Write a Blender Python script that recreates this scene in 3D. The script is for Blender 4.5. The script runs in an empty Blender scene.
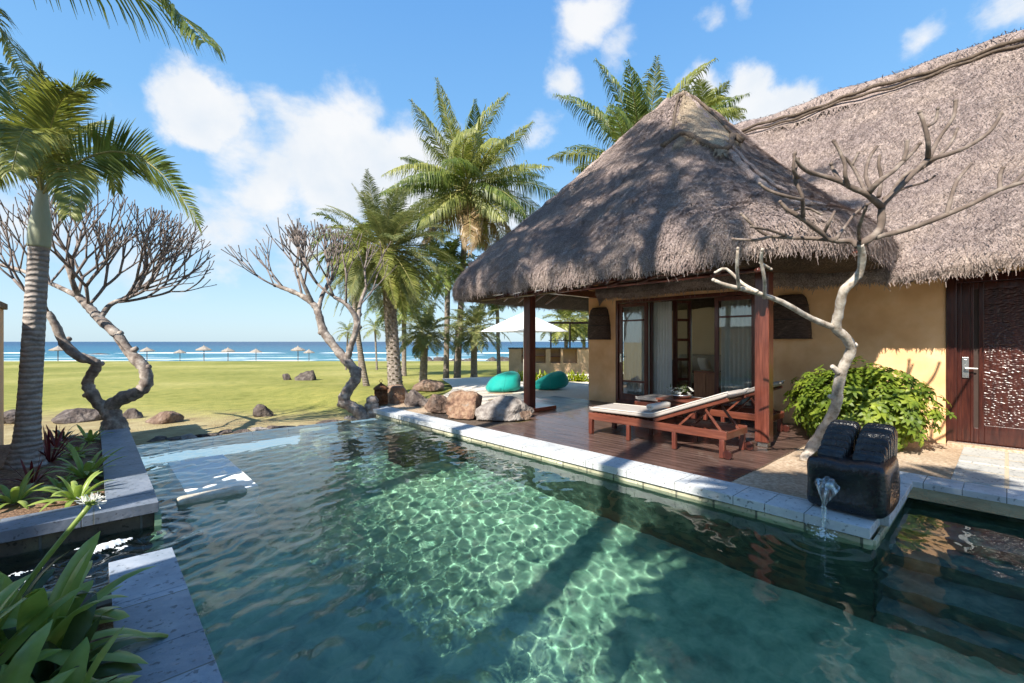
import bpy, bmesh, math, random
import numpy as np
from mathutils import Vector, Matrix, noise
from mathutils.geometry import tessellate_polygon
R = math.radians
S = bpy.context.scene
COL = S.collection
random.seed(11)
NR = np.random.RandomState(5)

# ------------------------------------------------------------------ camera frame
F_PX = 455.0
AZ = R(42.6)
CH = 1.5                                   # eye height above the deck
FW = Vector((math.sin(AZ), math.cos(AZ), 0))
RT = Vector((math.cos(AZ), -math.sin(AZ), 0))
SUN_AZ_DIR = Vector((0.97, 0.22, 0)).normalized()   # way the shadows fall
SUN_EL = R(41)
WATER_Z = -0.14

def zt(x, y):
    """terrain height: level round the pool, falling gently to the beach"""
    s = x * FW.x + y * FW.y
    if s < 12: z = -0.30
    elif s < 60: z = -0.30 - 0.8 * (s - 12) / 48
    elif s < 95: z = -1.1 - 1.5 * (s - 60) / 35
    else: z = -2.6 - 1.2 * min(1, (s - 95) / 40)
    w = max(0, min(1, (x - 4.4) / 1.2)) * max(0, min(1, (21 - s) / 6))
    z = z * (1 - w) + (-0.06) * w
    if s > 15:
        z += 0.03 * math.sin(x * .35) * math.cos(y * .31)
    return z

def at(px, py, z=0.0):
    d = F_PX * (CH - z) / (py - 341.5)
    return wp(px, d, z)

def wp(px, d, z):
    p = FW * d + RT * ((px - 512) / F_PX * d)
    return Vector((p.x, p.y, z))

def pd(px, py, d):
    return wp(px, d, CH + (341.5 - py) * d / F_PX)

def ground_at(px, py):
    lo, hi = 2.0, 400.0
    for _ in range(60):
        m = (lo + hi) / 2
        p = wp(px, m, 0)
        y = 341.5 + F_PX * (CH - zt(p.x, p.y)) / m
        if y > py: lo = m
        else: hi = m
    p = wp(px, lo, 0)
    return Vector((p.x, p.y, zt(p.x, p.y)))

def depth(p): return p.x * FW.x + p.y * FW.y

# ------------------------------------------------------------------ materials
def newmat(name):
    m = bpy.data.materials.new(name); m.use_nodes = True
    nt = m.node_tree
    return m, nt, nt.nodes['Principled BSDF'], nt.nodes['Material Output']

def N(nt, t, **kw):
    n = nt.nodes.new(t)
    for k, v in kw.items():
        if k.startswith('i_'):
            key = k[2:]
            key = int(key) if key.isdigit() else key.replace('_', ' ')
            n.inputs[key].default_value = v
        else: setattr(n, k, v)
    return n

def ramp(nt, stops):
    r = nt.nodes.new('ShaderNodeValToRGB')
    el = r.color_ramp.elements
    while len(el) > 1: el.remove(el[-1])
    el[0].position = stops[0][0]; el[0].color = (*stops[0][1], 1)
    for p, c in stops[1:]:
        e = el.new(p); e.color = (*c, 1)
    return r

def mixc(nt, a, b, fac=None, mode='MIX', f=0.5):
    m = nt.nodes.new('ShaderNodeMix'); m.data_type = 'RGBA'; m.blend_type = mode
    m.inputs[0].default_value = f
    if fac is not None: nt.links.new(fac, m.inputs[0])
    for i, v in ((6, a), (7, b)):
        if isinstance(v, tuple): m.inputs[i].default_value = (*v, 1)
        else: nt.links.new(v, m.inputs[i])
    return m.outputs[2]

def coords(nt, scale=(1, 1, 1), kind='Object', rot=(0, 0, 0)):
    tc = nt.nodes.new('ShaderNodeTexCoord'); mp = nt.nodes.new('ShaderNodeMapping')
    mp.inputs['Scale'].default_value = scale; mp.inputs['Rotation'].default_value = rot
    nt.links.new(tc.outputs[kind], mp.inputs[0])
    return mp.outputs[0]

def surf(name, stops, scale=4, rough=0.8, bump=0.3, bscale=None, bdist=0.01, stretch=(1, 1, 1), detail=6,
         spec=0.3, stops2=None, scale2=0.7, f2=0.5, mode2='MULTIPLY', trans=0.0, metallic=0.0, coat=0.0, sheen=0, rnd=0.0):
    """noise-coloured, bump-mapped surface"""
    m, nt, b, out = newmat(name); L = nt.links.new
    co = coords(nt, stretch)
    n1 = N(nt, 'ShaderNodeTexNoise'); n1.inputs['Scale'].default_value = scale; n1.inputs['Detail'].default_value = detail
    n1.inputs['Roughness'].default_value = .62
    L(co, n1.inputs['Vector'])
    r = ramp(nt, stops); L(n1.outputs['Fac'], r.inputs[0])
    c = r.outputs[0]
    if stops2:
        n2 = N(nt, 'ShaderNodeTexNoise'); n2.inputs['Scale'].default_value = scale2; n2.inputs['Detail'].default_value = 3
        L(co, n2.inputs['Vector'])
        r2 = ramp(nt, stops2); L(n2.outputs['Fac'], r2.inputs[0])
        c = mixc(nt, c, r2.outputs[0], mode=mode2, f=f2)
    if rnd:
        oi = N(nt, 'ShaderNodeObjectInfo'); hs = N(nt, 'ShaderNodeHueSaturation')
        mr = N(nt, 'ShaderNodeMapRange'); mr.inputs[3].default_value = 1 - rnd; mr.inputs[4].default_value = 1 + rnd
        L(oi.outputs['Random'], mr.inputs[0]); L(mr.outputs[0], hs.inputs['Value']); L(c, hs.inputs['Color']); c = hs.outputs[0]
    L(c, b.inputs['Base Color'])
    b.inputs['Roughness'].default_value = rough
    b.inputs['Specular IOR Level'].default_value = spec
    b.inputs['Metallic'].default_value = metallic
    b.inputs['Coat Weight'].default_value = coat
    b.inputs['Sheen Weight'].default_value = sheen
    if bump:
        n3 = N(nt, 'ShaderNodeTexNoise'); n3.inputs['Scale'].default_value = bscale or scale * 4; n3.inputs['Detail'].default_value = 6
        L(co, n3.inputs['Vector'])
        bp = N(nt, 'ShaderNodeBump'); bp.inputs['Strength'].default_value = bump; bp.inputs['Distance'].default_value = bdist
        L(n3.outputs['Fac'], bp.inputs['Height']); L(bp.outputs[0], b.inputs['Normal'])
    if trans:
        tr = N(nt, 'ShaderNodeBsdfTranslucent'); mx = N(nt, 'ShaderNodeMixShader'); mx.inputs[0].default_value = trans
        hs = N(nt, 'ShaderNodeHueSaturation'); hs.inputs['Value'].default_value = 1.5; hs.inputs['Saturation'].default_value = 1.1
        L(c, hs.inputs['Color']); L(hs.outputs[0], tr.inputs['Color'])
        L(b.outputs[0], mx.inputs[1]); L(tr.outputs[0], mx.inputs[2]); L(mx.outputs[0], out.inputs['Surface'])
    return m

# ------------------------------------------------------------------ mesh building
class MB:
    def __init__(s): s.v = []; s.f = []
    def add(s, vs, fs):
        o = len(s.v); s.v += [tuple(v) for v in vs]; s.f += [tuple(i + o for i in f) for f in fs]; return s
    def box(s, c, d, rz=0, M=None):
        x, y, z = d[0] / 2, d[1] / 2, d[2] / 2
        vs = [Vector((a * x, b * y, e * z)) for e in (-1, 1) for b in (-1, 1) for a in (-1, 1)]
        T = M if M is not None else Matrix.Rotation(rz, 4, 'Z')
        vs = [T @ v + Vector(c) for v in vs]
        return s.add(vs, [(0, 2, 3, 1), (4, 5, 7, 6), (0, 1, 5, 4), (2, 6, 7, 3), (0, 4, 6, 2), (1, 3, 7, 5)])
    def bb(s, x0, x1, y0, y1, z0, z1):
        return s.box(((x0 + x1) / 2, (y0 + y1) / 2, (z0 + z1) / 2), (x1 - x0, y1 - y0, z1 - z0))
    def bar(s, a, b, w, h):
        a, b = Vector(a), Vector(b); d = b - a; L = d.length; d.normalize()
        up = Vector((0, 0, 1)) if abs(d.z) < .95 else Vector((1, 0, 0))
        sd = d.cross(up).normalized(); u = sd.cross(d)
        M = Matrix((sd, d, u)).transposed().to_4x4()
        return s.box((a + b) / 2, (w, L, h), M=M)
    def tube(s, pts, rad, n=8, caps=True, jit=0.0, rnd=None):
        pts = [Vector(p) for p in pts]; k = len(pts)
        if not hasattr(rad, '__len__'): rad = [rad] * k
        o = len(s.v); up = None
        for i, p in enumerate(pts):
            t = (pts[min(i + 1, k - 1)] - pts[max(i - 1, 0)])
            if t.length < 1e-9: t = Vector((0, 0, 1))
            t.normalize()
            if up is None:
                up = Vector((0, 0, 1)) if abs(t.z) < .9 else Vector((1, 0, 0))
            a = t.cross(up)
            if a.length < 1e-5: a = t.cross(Vector((0, 1, 0)))
            a.normalize(); b = a.cross(t).normalized(); up = b
            for j in range(n):
                th = 2 * math.pi * j / n
                r = rad[i] * (1 + (jit * (rnd or random).uniform(-1, 1) if jit else 0))
                s.v.append(tuple(p + (a * math.cos(th) + b * math.sin(th)) * r))
        for i in range(k - 1):
            for j in range(n):
                j2 = (j + 1) % n
                s.f.append((o + i * n + j, o + i * n + j2, o + (i + 1) * n + j2, o + (i + 1) * n + j))
        if caps:
            s.f.append(tuple(o + j for j in range(n))[::-1]); s.f.append(tuple(o + (k - 1) * n + j for j in range(n)))
        return s
    def lathe(s, prof, c=(0, 0, 0), n=24):
        o = len(s.v); c = Vector(c)
        for r, z in prof:
            for j in range(n):
                th = 2 * math.pi * j / n
                s.v.append((c.x + r * math.cos(th), c.y + r * math.sin(th), c.z + z))
        for i in range(len(prof) - 1):
            for j in range(n):
                j2 = (j + 1) % n
                s.f.append((o + i * n + j, o + i * n + j2, o + (i + 1) * n + j2, o + (i + 1) * n + j))
        s.f.append(tuple(o + j for j in range(n))[::-1]); s.f.append(tuple(o + (len(prof) - 1) * n + j for j in range(n)))
        return s
    def quads(s, arr):
        """arr (n,4,3) of quads"""
        o = len(s.v); a = np.asarray(arr).reshape(-1, 3)
        s.v += [tuple(r) for r in a.tolist()]
        s.f += [(o + 4 * i, o + 4 * i + 1, o + 4 * i + 2, o + 4 * i + 3) for i in range(len(a) // 4)]
        return s
    def grid(s, P):
        """P (m,n,3) surface"""
        P = np.asarray(P); m, n = P.shape[:2]; o = len(s.v)
        s.v += [tuple(r) for r in P.reshape(-1, 3).tolist()]
        for i in range(m - 1):
            for j in range(n - 1):
                a = o + i * n + j
                s.f.append((a, a + 1, a + n + 1, a + n))
        return s
    def build(s, name, mat, parent=None, smooth=False, bevel=0, origin=None, seg=2):
        me = bpy.data.meshes.new(name)
        v = s.v
        o = bpy.data.objects.new(name, me)
        off = Vector((0, 0, 0))
        if parent is not None: off = WLOC.get(parent.name_full, Vector((0, 0, 0)))
        if origin is not None: my = Vector(origin)
        else: my = off.copy()
        v = [(a[0] - my.x, a[1] - my.y, a[2] - my.z) for a in v]
        me.from_pydata(v, [], s.f); me.update()
        if smooth: me.polygons.foreach_set('use_smooth', [True] * len(me.polygons))
        for mm in (mat if isinstance(mat, (list, tuple)) else [mat]): me.materials.append(mm)
        COL.objects.link(o)
        if parent is not None: o.parent = parent
        o.location = my - off
        WLOC[o.name_full] = my
        if bevel:
            b = o.modifiers.new('bevel', 'BEVEL'); b.width = bevel; b.segments = seg; b.limit_method = 'ANGLE'; b.angle_limit = R(40)
            b.harden_normals = False
        return o
WLOC = {}

def tag(o, label=None, cat=None, group=None, kind=None):
    if label: o['label'] = label
    if cat: o['category'] = cat
    if group: o['group'] = group
    if kind: o['kind'] = kind
    return o
def empty(name, loc, label=None, cat=None, group=None, rz=0):
    o = bpy.data.objects.new(name, None); COL.objects.link(o); o.location = loc; o.rotation_euler = (0, 0, rz)
    o.empty_display_size = .2
    WLOC[o.name_full] = Vector(loc)
    return tag(o, label, cat, group)
def copy_tree(src, loc, label, rz=None, parent=None, scale=None):
    def rec(o, par):
        c = o.copy(); COL.objects.link(c); c.parent = par
        for ch in [k for k in KIDS[o.name_full]]: rec(ch, c)
        return c
    KIDS = {}
    for o in COL.objects: KIDS.setdefault(o.name_full, [])
    for o in COL.objects:
        if o.parent: KIDS[o.parent.name_full].append(o)
    c = rec(src, None); c.location = loc
    if rz is not None: c.rotation_euler = (0, 0, rz)
    if scale is not None: c.scale = (scale,) * 3
    if label: c['label'] = label
    return c
def struct(mb, name, mat, **kw):
    return tag(mb.build(name, mat, **kw), kind='structure')

def fbm(P, seed=0, octs=4, sc=1.0):
    """cheap vectorised noise from random sines"""
    rs = np.random.RandomState(seed); out = np.zeros(P.shape[:-1]); a = 1.0; tot = 0
    for o in range(octs):
        for _ in range(4):
            k = rs.normal(size=3); k /= np.linalg.norm(k)
            out += a * np.sin((P @ k) * sc * (2 ** o) * rs.uniform(.8, 1.25) + rs.uniform(0, 6.28)) / 2
        tot += a; a *= .5
    return out / tot

# ------------------------------------------------------------------ camera, world, sun
cam = bpy.data.cameras.new('camera'); cam.sensor_width = 36; cam.lens = F_PX / 1024 * 36
cam.clip_start = 0.05; cam.clip_end = 20000
co = bpy.data.objects.new('camera', cam); COL.objects.link(co)
co.location = (0, 0, CH); co.rotation_euler = (R(90), 0, -AZ)
S.camera = co

sun = bpy.data.lights.new('sun', 'SUN'); sun.energy = 3.2; sun.angle = R(0.5); sun.color = (1, .93, .82)
so = bpy.data.objects.new('sun', sun); COL.objects.link(so)
sd = SUN_AZ_DIR * math.cos(SUN_EL) - Vector((0, 0, math.sin(SUN_EL)))
so.rotation_euler = sd.to_track_quat('-Z', 'Y').to_euler()
so.location = (-20, -5, 25)
sun.cycles.is_caustics_light = True

W = bpy.data.worlds.new('World'); S.world = W; W.use_nodes = True
nt = W.node_tree; L = nt.links.new
bg = nt.nodes['Background']; bg.inputs[1].default_value = 0.15
sky = N(nt, 'ShaderNodeTexSky'); sky.sky_type = 'NISHITA'; sky.sun_disc = False
sky.sun_elevation = SUN_EL
tosun = -SUN_AZ_DIR
sky.sun_rotation = math.atan2(tosun.x, tosun.y)
sky.air_density = 1.0; sky.dust_density = 0.6; sky.ozone_density = 1.6
tc = N(nt, 'ShaderNodeTexCoord')
nz = N(nt, 'ShaderNodeTexNoise'); nz.inputs['Scale'].default_value = 5.5; nz.inputs['Detail'].default_value = 9; nz.inputs['Roughness'].default_value = .58
nz.inputs['Distortion'].default_value = .25
mp = N(nt, 'ShaderNodeMapping'); mp.inputs['Scale'].default_value = (1, 1, 1.5); mp.inputs['Location'].default_value = (3.1, .7, .2)
L(tc.outputs['Generated'], mp.inputs[0]); L(mp.outputs[0], nz.inputs['Vector'])
def cdir(px, py):
    return (FW + RT * ((px - 512) / F_PX) + Vector((0, 0, (341.5 - py) / F_PX))).normalized()
CLOUDS = [  # px, py, radius px, strength
    (200, 112, 46, 1.1), (212, 125, 36, 1.0), (240, 158, 48, .62), (275, 195, 62, .92), (340, 165, 95, .98), (415, 175, 80, .95), (485, 215, 70, .85),
    (235, 225, 62, .72), (300, 245, 60, .55), (590, 20, 45, .72), (567, 72, 32, .72), (620, 55, 30, .5), (748, 92, 42, .95), (790, 98, 36, .9), (700, 90, 30, .7), (700, 18, 26, .5),
    (1000, 8, 44, .7), (930, 22, 26, .45), (540, 130, 36, .5), (30, 215, 60, .6), (175, 270, 80, .3), (110, 110, 26, .3), (495, 290, 60, .45), (735,0,25,.5)]
wn = N(nt, 'ShaderNodeTexNoise'); wn.inputs['Scale'].default_value = 4.5; wn.inputs['Detail'].default_value = 7; wn.inputs['Roughness'].default_value = .6
L(tc.outputs['Generated'], wn.inputs['Vector'])
wsub = N(nt, 'ShaderNodeVectorMath', operation='SUBTRACT'); wsub.inputs[1].default_value = (.5, .5, .5); L(wn.outputs['Color'], wsub.inputs[0])
wsc = N(nt, 'ShaderNodeVectorMath', operation='SCALE'); wsc.inputs['Scale'].default_value = .17; L(wsub.outputs[0], wsc.inputs[0])
wad = N(nt, 'ShaderNodeVectorMath', operation='ADD'); L(tc.outputs['Generated'], wad.inputs[0]); L(wsc.outputs[0], wad.inputs[1])
acc = None
for (px, py, rr, st) in CLOUDS:
    d = cdir(px, py)
    ang = math.atan(rr / F_PX) * (math.hypot(*((px - 512) / F_PX, (341.5 - py) / F_PX, 1)[:2]) ** 2 + 1) ** -.5
    dp = N(nt, 'ShaderNodeVectorMath', operation='DISTANCE'); dp.inputs[1].default_value = d
    nm_ = N(nt, 'ShaderNodeVectorMath', operation='NORMALIZE') if acc is None else nm_
    if acc is None: L(wad.outputs[0], nm_.inputs[0])
    L(nm_.outputs[0], dp.inputs[0])
    mr = N(nt, 'ShaderNodeMapRange'); mr.interpolation_type = 'SMOOTHSTEP'
    mr.inputs[1].default_value = ang * 1.35; mr.inputs[2].default_value = 0.0
    mr.inputs[3].default_value = 0; mr.inputs[4].default_value = st
    L(dp.outputs['Value'], mr.inputs[0])
    if acc is None: acc = mr.outputs[0]
    else:
        mx = N(nt, 'ShaderNodeMath', operation='MAXIMUM'); L(acc, mx.inputs[0]); L(mr.outputs[0], mx.inputs[1]); acc = mx.outputs[0]
ad = N(nt, 'ShaderNodeMath', operation='MULTIPLY_ADD'); ad.inputs[1].default_value = 1.0; ad.inputs[2].default_value = -.5
L(nz.outputs['Fac'], ad.inputs[0])
sc2 = N(nt, 'ShaderNodeMath', operation='MULTIPLY_ADD'); sc2.inputs[1].default_value = 1.5
L(ad.outputs[0], sc2.inputs[0]); L(acc, sc2.inputs[2])
cm = N(nt, 'ShaderNodeMapRange'); cm.interpolation_type = 'SMOOTHSTEP'
cm.inputs[1].default_value = .28; cm.inputs[2].default_value = .74; cm.inputs[4].default_value = .93
L(sc2.outputs[0], cm.inputs[0])
# keep clouds out of the empty sky (noise alone must not make any)
gate = N(nt, 'ShaderNodeMapRange'); gate.inputs[1].default_value = 0.0; gate.inputs[2].default_value = .22
L(acc, gate.inputs[0])
cg = N(nt, 'ShaderNodeMath', operation='MULTIPLY'); L(cm.outputs[0], cg.inputs[0]); L(gate.outputs[0], cg.inputs[1])
# cloud body: bright tops, faintly grey-blue inside
nz2 = N(nt, 'ShaderNodeTexNoise'); nz2.inputs['Scale'].default_value = 9; nz2.inputs['Detail'].default_value = 5
L(tc.outputs['Generated'], nz2.inputs['Vector'])
CLB = 2.15
cr = ramp(nt, [(.3, (CLB * .80, CLB * .87, CLB * .95)), (.62, (CLB, CLB, CLB * 1.0))]); L(nz2.outputs['Fac'], cr.inputs[0])
sx = N(nt, 'ShaderNodeSeparateXYZ'); L(tc.outputs['Generated'], sx.inputs[0])
K_ = 2.2
gr = ramp(nt, [(0.0, (.50 * K_, .70 * K_, .84 * K_)), (.06, (.47 * K_, .69 * K_, .86 * K_)), (.2, (.34 * K_, .61 * K_, .90 * K_)), (.40, (.20 * K_, .49 * K_, .88 * K_)), (.62, (.13 * K_, .38 * K_, .82 * K_)), (1, (.09 * K_, .27 * K_, .62 * K_))])
L(sx.outputs[2], gr.inputs[0])
skm = mixc(nt, sky.outputs[0], gr.outputs[0], f=.90)
skyc = mixc(nt, skm, cr.outputs[0], fac=cg.outputs[0])
L(skyc, bg.inputs[0])

S.view_settings.view_transform = 'Standard'; S.view_settings.look = 'None'; S.view_settings.gamma = 1
S.view_settings.use_curve_mapping = False
S.view_settings.exposure = 1.62
S.render.engine = 'CYCLES'
S.cycles.use_denoising = True
try: S.cycles.denoiser = 'OPENIMAGEDENOISE'; S.cycles.denoising_input_passes = 'RGB_ALBEDO_NORMAL'
except Exception: pass
S.cycles.max_bounces = 10; S.cycles.diffuse_bounces = 5; S.cycles.glossy_bounces = 4; S.cycles.transmission_bounces = 6
S.cycles.transparent_max_bounces = 12
S.cycles.sample_clamp_indirect = 6
S.cycles.use_adaptive_sampling = True; S.cycles.adaptive_threshold = 0.02
# ================================================================== terrain, sea, pool
M = {}
M['lawn'] = None
def lawn_mat():
    m, nt, b, out = newmat('lawn_grass'); L = nt.links.new
    co = coords(nt)
    big = N(nt, 'ShaderNodeTexNoise', i_Scale=.11, i_Detail=5); L(co, big.inputs['Vector'])
    sm = N(nt, 'ShaderNodeTexNoise', i_Scale=2.2, i_Detail=8, i_Roughness=.7); L(co, sm.inputs['Vector'])
    fi = N(nt, 'ShaderNodeTexNoise', i_Scale=30, i_Detail=4); L(co, fi.inputs['Vector'])
    r1 = ramp(nt, [(.35, (.22, .225, .062)), (.5, (.29, .28, .085)), (.66, (.38, .345, .13))]); L(big.outputs[0], r1.inputs[0])
    r2 = ramp(nt, [(.3, (.5, .56, .4)), (.5, (.95, .97, .9)), (.7, (1.28, 1.15, 1.1))]); L(sm.outputs[0], r2.inputs[0])
    c = mixc(nt, r1.outputs[0], r2.outputs[0], mode='MULTIPLY', f=.8)
    r3 = ramp(nt, [(.3, (.6, .6, .55)), (.7, (1.25, 1.25, 1.2))]); L(fi.outputs[0], r3.inputs[0])
    c = mixc(nt, c, r3.outputs[0], mode='MULTIPLY', f=.7)
    # bare dry ground near the pool border, sand on the beach : masks along the seaward distance
    geo = N(nt, 'ShaderNodeNewGeometry')
    dt = N(nt, 'ShaderNodeVectorMath', operation='DOT_PRODUCT'); dt.inputs[1].default_value = FW
    L(geo.outputs['Position'], dt.inputs[0])
    def band(a, b_, wob, nn):
        ma = N(nt, 'ShaderNodeMath', operation='MULTIPLY_ADD'); ma.inputs[1].default_value = wob; L(nn, ma.inputs[0]); L(dt.outputs['Value'], ma.inputs[2])
        mr = N(nt, 'ShaderNodeMapRange'); mr.inputs[1].default_value = a; mr.inputs[2].default_value = b_; L(ma.outputs[0], mr.inputs[0]); return mr.outputs[0]
    dry = ramp(nt, [(.3, (.22, .16, .085)), (.55, (.34, .28, .15)), (.75, (.42, .36, .22))]); L(sm.outputs[0], dry.inputs[0])
    c = mixc(nt, dry.outputs[0], c, fac=band(11.7, 13.6, 3.0, sm.outputs[0]))
    sand = ramp(nt, [(.3, (.50, .43, .30)), (.7, (.66, .58, .44))]); L(sm.outputs[0], sand.inputs[0])
    c = mixc(nt, c, sand.outputs[0], fac=band(66, 72, 4.0, big.outputs[0]))
    L(c, b.inputs['Base Color']); b.inputs['Roughness'].default_value = .95; b.inputs['Specular IOR Level'].default_value = .1
    bp = N(nt, 'ShaderNodeBump', i_Strength=.8, i_Distance=.03); L(fi.outputs[0], bp.inputs['Height']); L(bp.outputs[0], b.inputs['Normal'])
    return m
# terrain on a stretched grid, left open under pool and house
def axis(a, b, keys, g=1.18, fine=.5):
    xs = set(keys); 
    lo, hi = min(keys), max(keys)
    x, st = hi, fine
    while x < b: x += st; st *= g; xs.add(min(x, b))
    x, st = lo, fine
    while x > a: x -= st; st *= g; xs.add(max(x, a))
    ks = sorted(keys)
    for k0, k1 in zip(ks, ks[1:]):
        n = max(1, int((k1 - k0) / .9))
        for i in range(1, n): xs.add(k0 + (k1 - k0) * i / n)
    return sorted(xs)
HX0, HX1, HY0, HY1 = -1.4, 6.0, -8.0, 9.45
xs = axis(-700, 900, [HX0, .1, .45, 4.6, 5.0, HX1], 1.12); ys = axis(-60, 900, [HY0, 0, 5.1, HY1], 1.12)
tv = {}; mb = MB()
def tvert(i, j):
    if (i, j) not in tv:
        z = zt(xs[i], ys[j])
        s = depth(Vector((xs[i], ys[j])))
        tv[(i, j)] = len(mb.v); mb.v.append((xs[i], ys[j], z))
    return tv[(i, j)]
for i in range(len(xs) - 1):
    for j in range(len(ys) - 1):
        cx, cy = (xs[i] + xs[i + 1]) / 2, (ys[j] + ys[j + 1]) / 2
        if HX0 < cx < HX1 and HY0 < cy < HY1: continue
        mb.f.append((tvert(i, j), tvert(i + 1, j), tvert(i + 1, j + 1), tvert(i, j + 1)))
M['lawn'] = lawn_mat()
lawn = struct(mb, 'lawn', M['lawn'], smooth=True)

# sea ---------------------------------------------------------------
def sea_mat():
    m, nt, b, out = newmat('sea_water'); L = nt.links.new
    geo = N(nt, 'ShaderNodeNewGeometry')
    dt = N(nt, 'ShaderNodeVectorMath', operation='DOT_PRODUCT'); dt.inputs[1].default_value = FW; L(geo.outputs['Position'], dt.inputs[0])
    dr = N(nt, 'ShaderNodeVectorMath', operation='DOT_PRODUCT'); dr.inputs[1].default_value = RT; L(geo.outputs['Position'], dr.inputs[0])
    cb = N(nt, 'ShaderNodeCombineXYZ'); L(dt.outputs['Value'], cb.inputs[0]); L(dr.outputs['Value'], cb.inputs[1])
    mp = N(nt, 'ShaderNodeMapping'); mp.inputs['Scale'].default_value = (.16, .035, 1); L(cb.outputs[0], mp.inputs[0])
    nz = N(nt, 'ShaderNodeTexNoise', i_Scale=1.0, i_Detail=7, i_Roughness=.65); L(mp.outputs[0], nz.inputs['Vector'])
    deep = ramp(nt, [(0, (.03, .17, .22)), (.12, (.018, .115, .19)), (.5, (.008, .062, .135)), (1, (.006, .05, .12))])
    mr = N(nt, 'ShaderNodeMapRange'); mr.inputs[1].default_value = 105; mr.inputs[2].default_value = 900; L(dt.outputs['Value'], mr.inputs[0]); L(mr.outputs[0], deep.inputs[0])
    # breaking foam: noise threshold that loosens toward the beach
    fr = N(nt, 'ShaderNodeMapRange'); fr.inputs[1].default_value = 98; fr.inputs[2].default_value = 190; fr.inputs[3].default_value = .50; fr.inputs[4].default_value = .80
    L(dt.outputs['Value'], fr.inputs[0])
    sb = N(nt, 'ShaderNodeMath', operation='SUBTRACT'); L(nz.outputs[0], sb.inputs[0]); L(fr.outputs[0], sb.inputs[1])
    fm = N(nt, 'ShaderNodeMapRange'); fm.inputs[1].default_value = 0.0; fm.inputs[2].default_value = .05; L(sb.outputs[0], fm.inputs[0])
    far = N(nt, 'ShaderNodeMapRange'); far.inputs[1].default_value = 420; far.inputs[2].default_value = 250; L(dt.outputs['Value'], far.inputs[0])
    mf = N(nt, 'ShaderNodeMath', operation='MULTIPLY'); L(fm.outputs[0], mf.inputs[0]); L(far.outputs[0], mf.inputs[1])
    c = mixc(nt, deep.outputs[0], (.75, .80, .80), fac=mf.outputs[0])
    L(c, b.inputs['Base Color'])
    rr = N(nt, 'ShaderNodeMapRange'); rr.inputs[3].default_value = .35; rr.inputs[4].default_value = .8; L(mf.outputs[0], rr.inputs[0]); L(rr.outputs[0], b.inputs['Roughness'])
    b.inputs['Specular IOR Level'].default_value = .25
    n2 = N(nt, 'ShaderNodeTexNoise', i_Scale=5, i_Detail=5); L(mp.outputs[0], n2.inputs['Vector'])
    bp = N(nt, 'ShaderNodeBump', i_Strength=1, i_Distance=.8); L(n2.outputs[0], bp.inputs['Height']); L(bp.outputs[0], b.inputs['Normal'])
    return m
mb = MB()
def sr(s, r, z): p = FW * s + RT * r; return (p.x, p.y, z)
ss = [86, 105, 130, 170, 240, 400, 800, 2000, 9000]
mb.grid([[sr(s, r, -2.35) for r in np.linspace(-1, 1, 9) * max(700, s * 2.2)] for s in ss])
sea = struct(mb, 'sea', sea_mat())
# two low breaking waves with real height
FOAM = surf('wave_foam', [(.3, (.62, .68, .70)), (.6, (.85, .87, .87))], scale=1.5, rough=.9, bump=.6, bscale=3, bdist=.2)
mb = MB()
rs = np.random.RandomState(3)
for s0, hgt in ((150, .35),):
    r = -230
    while r < 60:
        ln = rs.uniform(18, 60); n = 14
        P = []
        for k in range(n):
            u = k / (n - 1); e = math.sin(math.pi * u) ** .6
            rr = r + ln * u; so_ = s0 + 2.0 * math.sin(rr * .05 + s0)
            P.append([sr(so_ - 1.4 * e, rr, -2.42), sr(so_ - .5 * e, rr, -2.36 + hgt * .5 * e * rs.uniform(.7, 1)), sr(so_ + .5 * e, rr, -2.36 + hgt * .8 * e), sr(so_ + 1.8 * e, rr, -2.42)])
        mb.grid(P); r += ln + rs.uniform(2, 30)
tag(mb.build('sea_foam', FOAM, smooth=True), 'white surf breaking along the edge of the blue sea', 'surf', kind='stuff')

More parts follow.
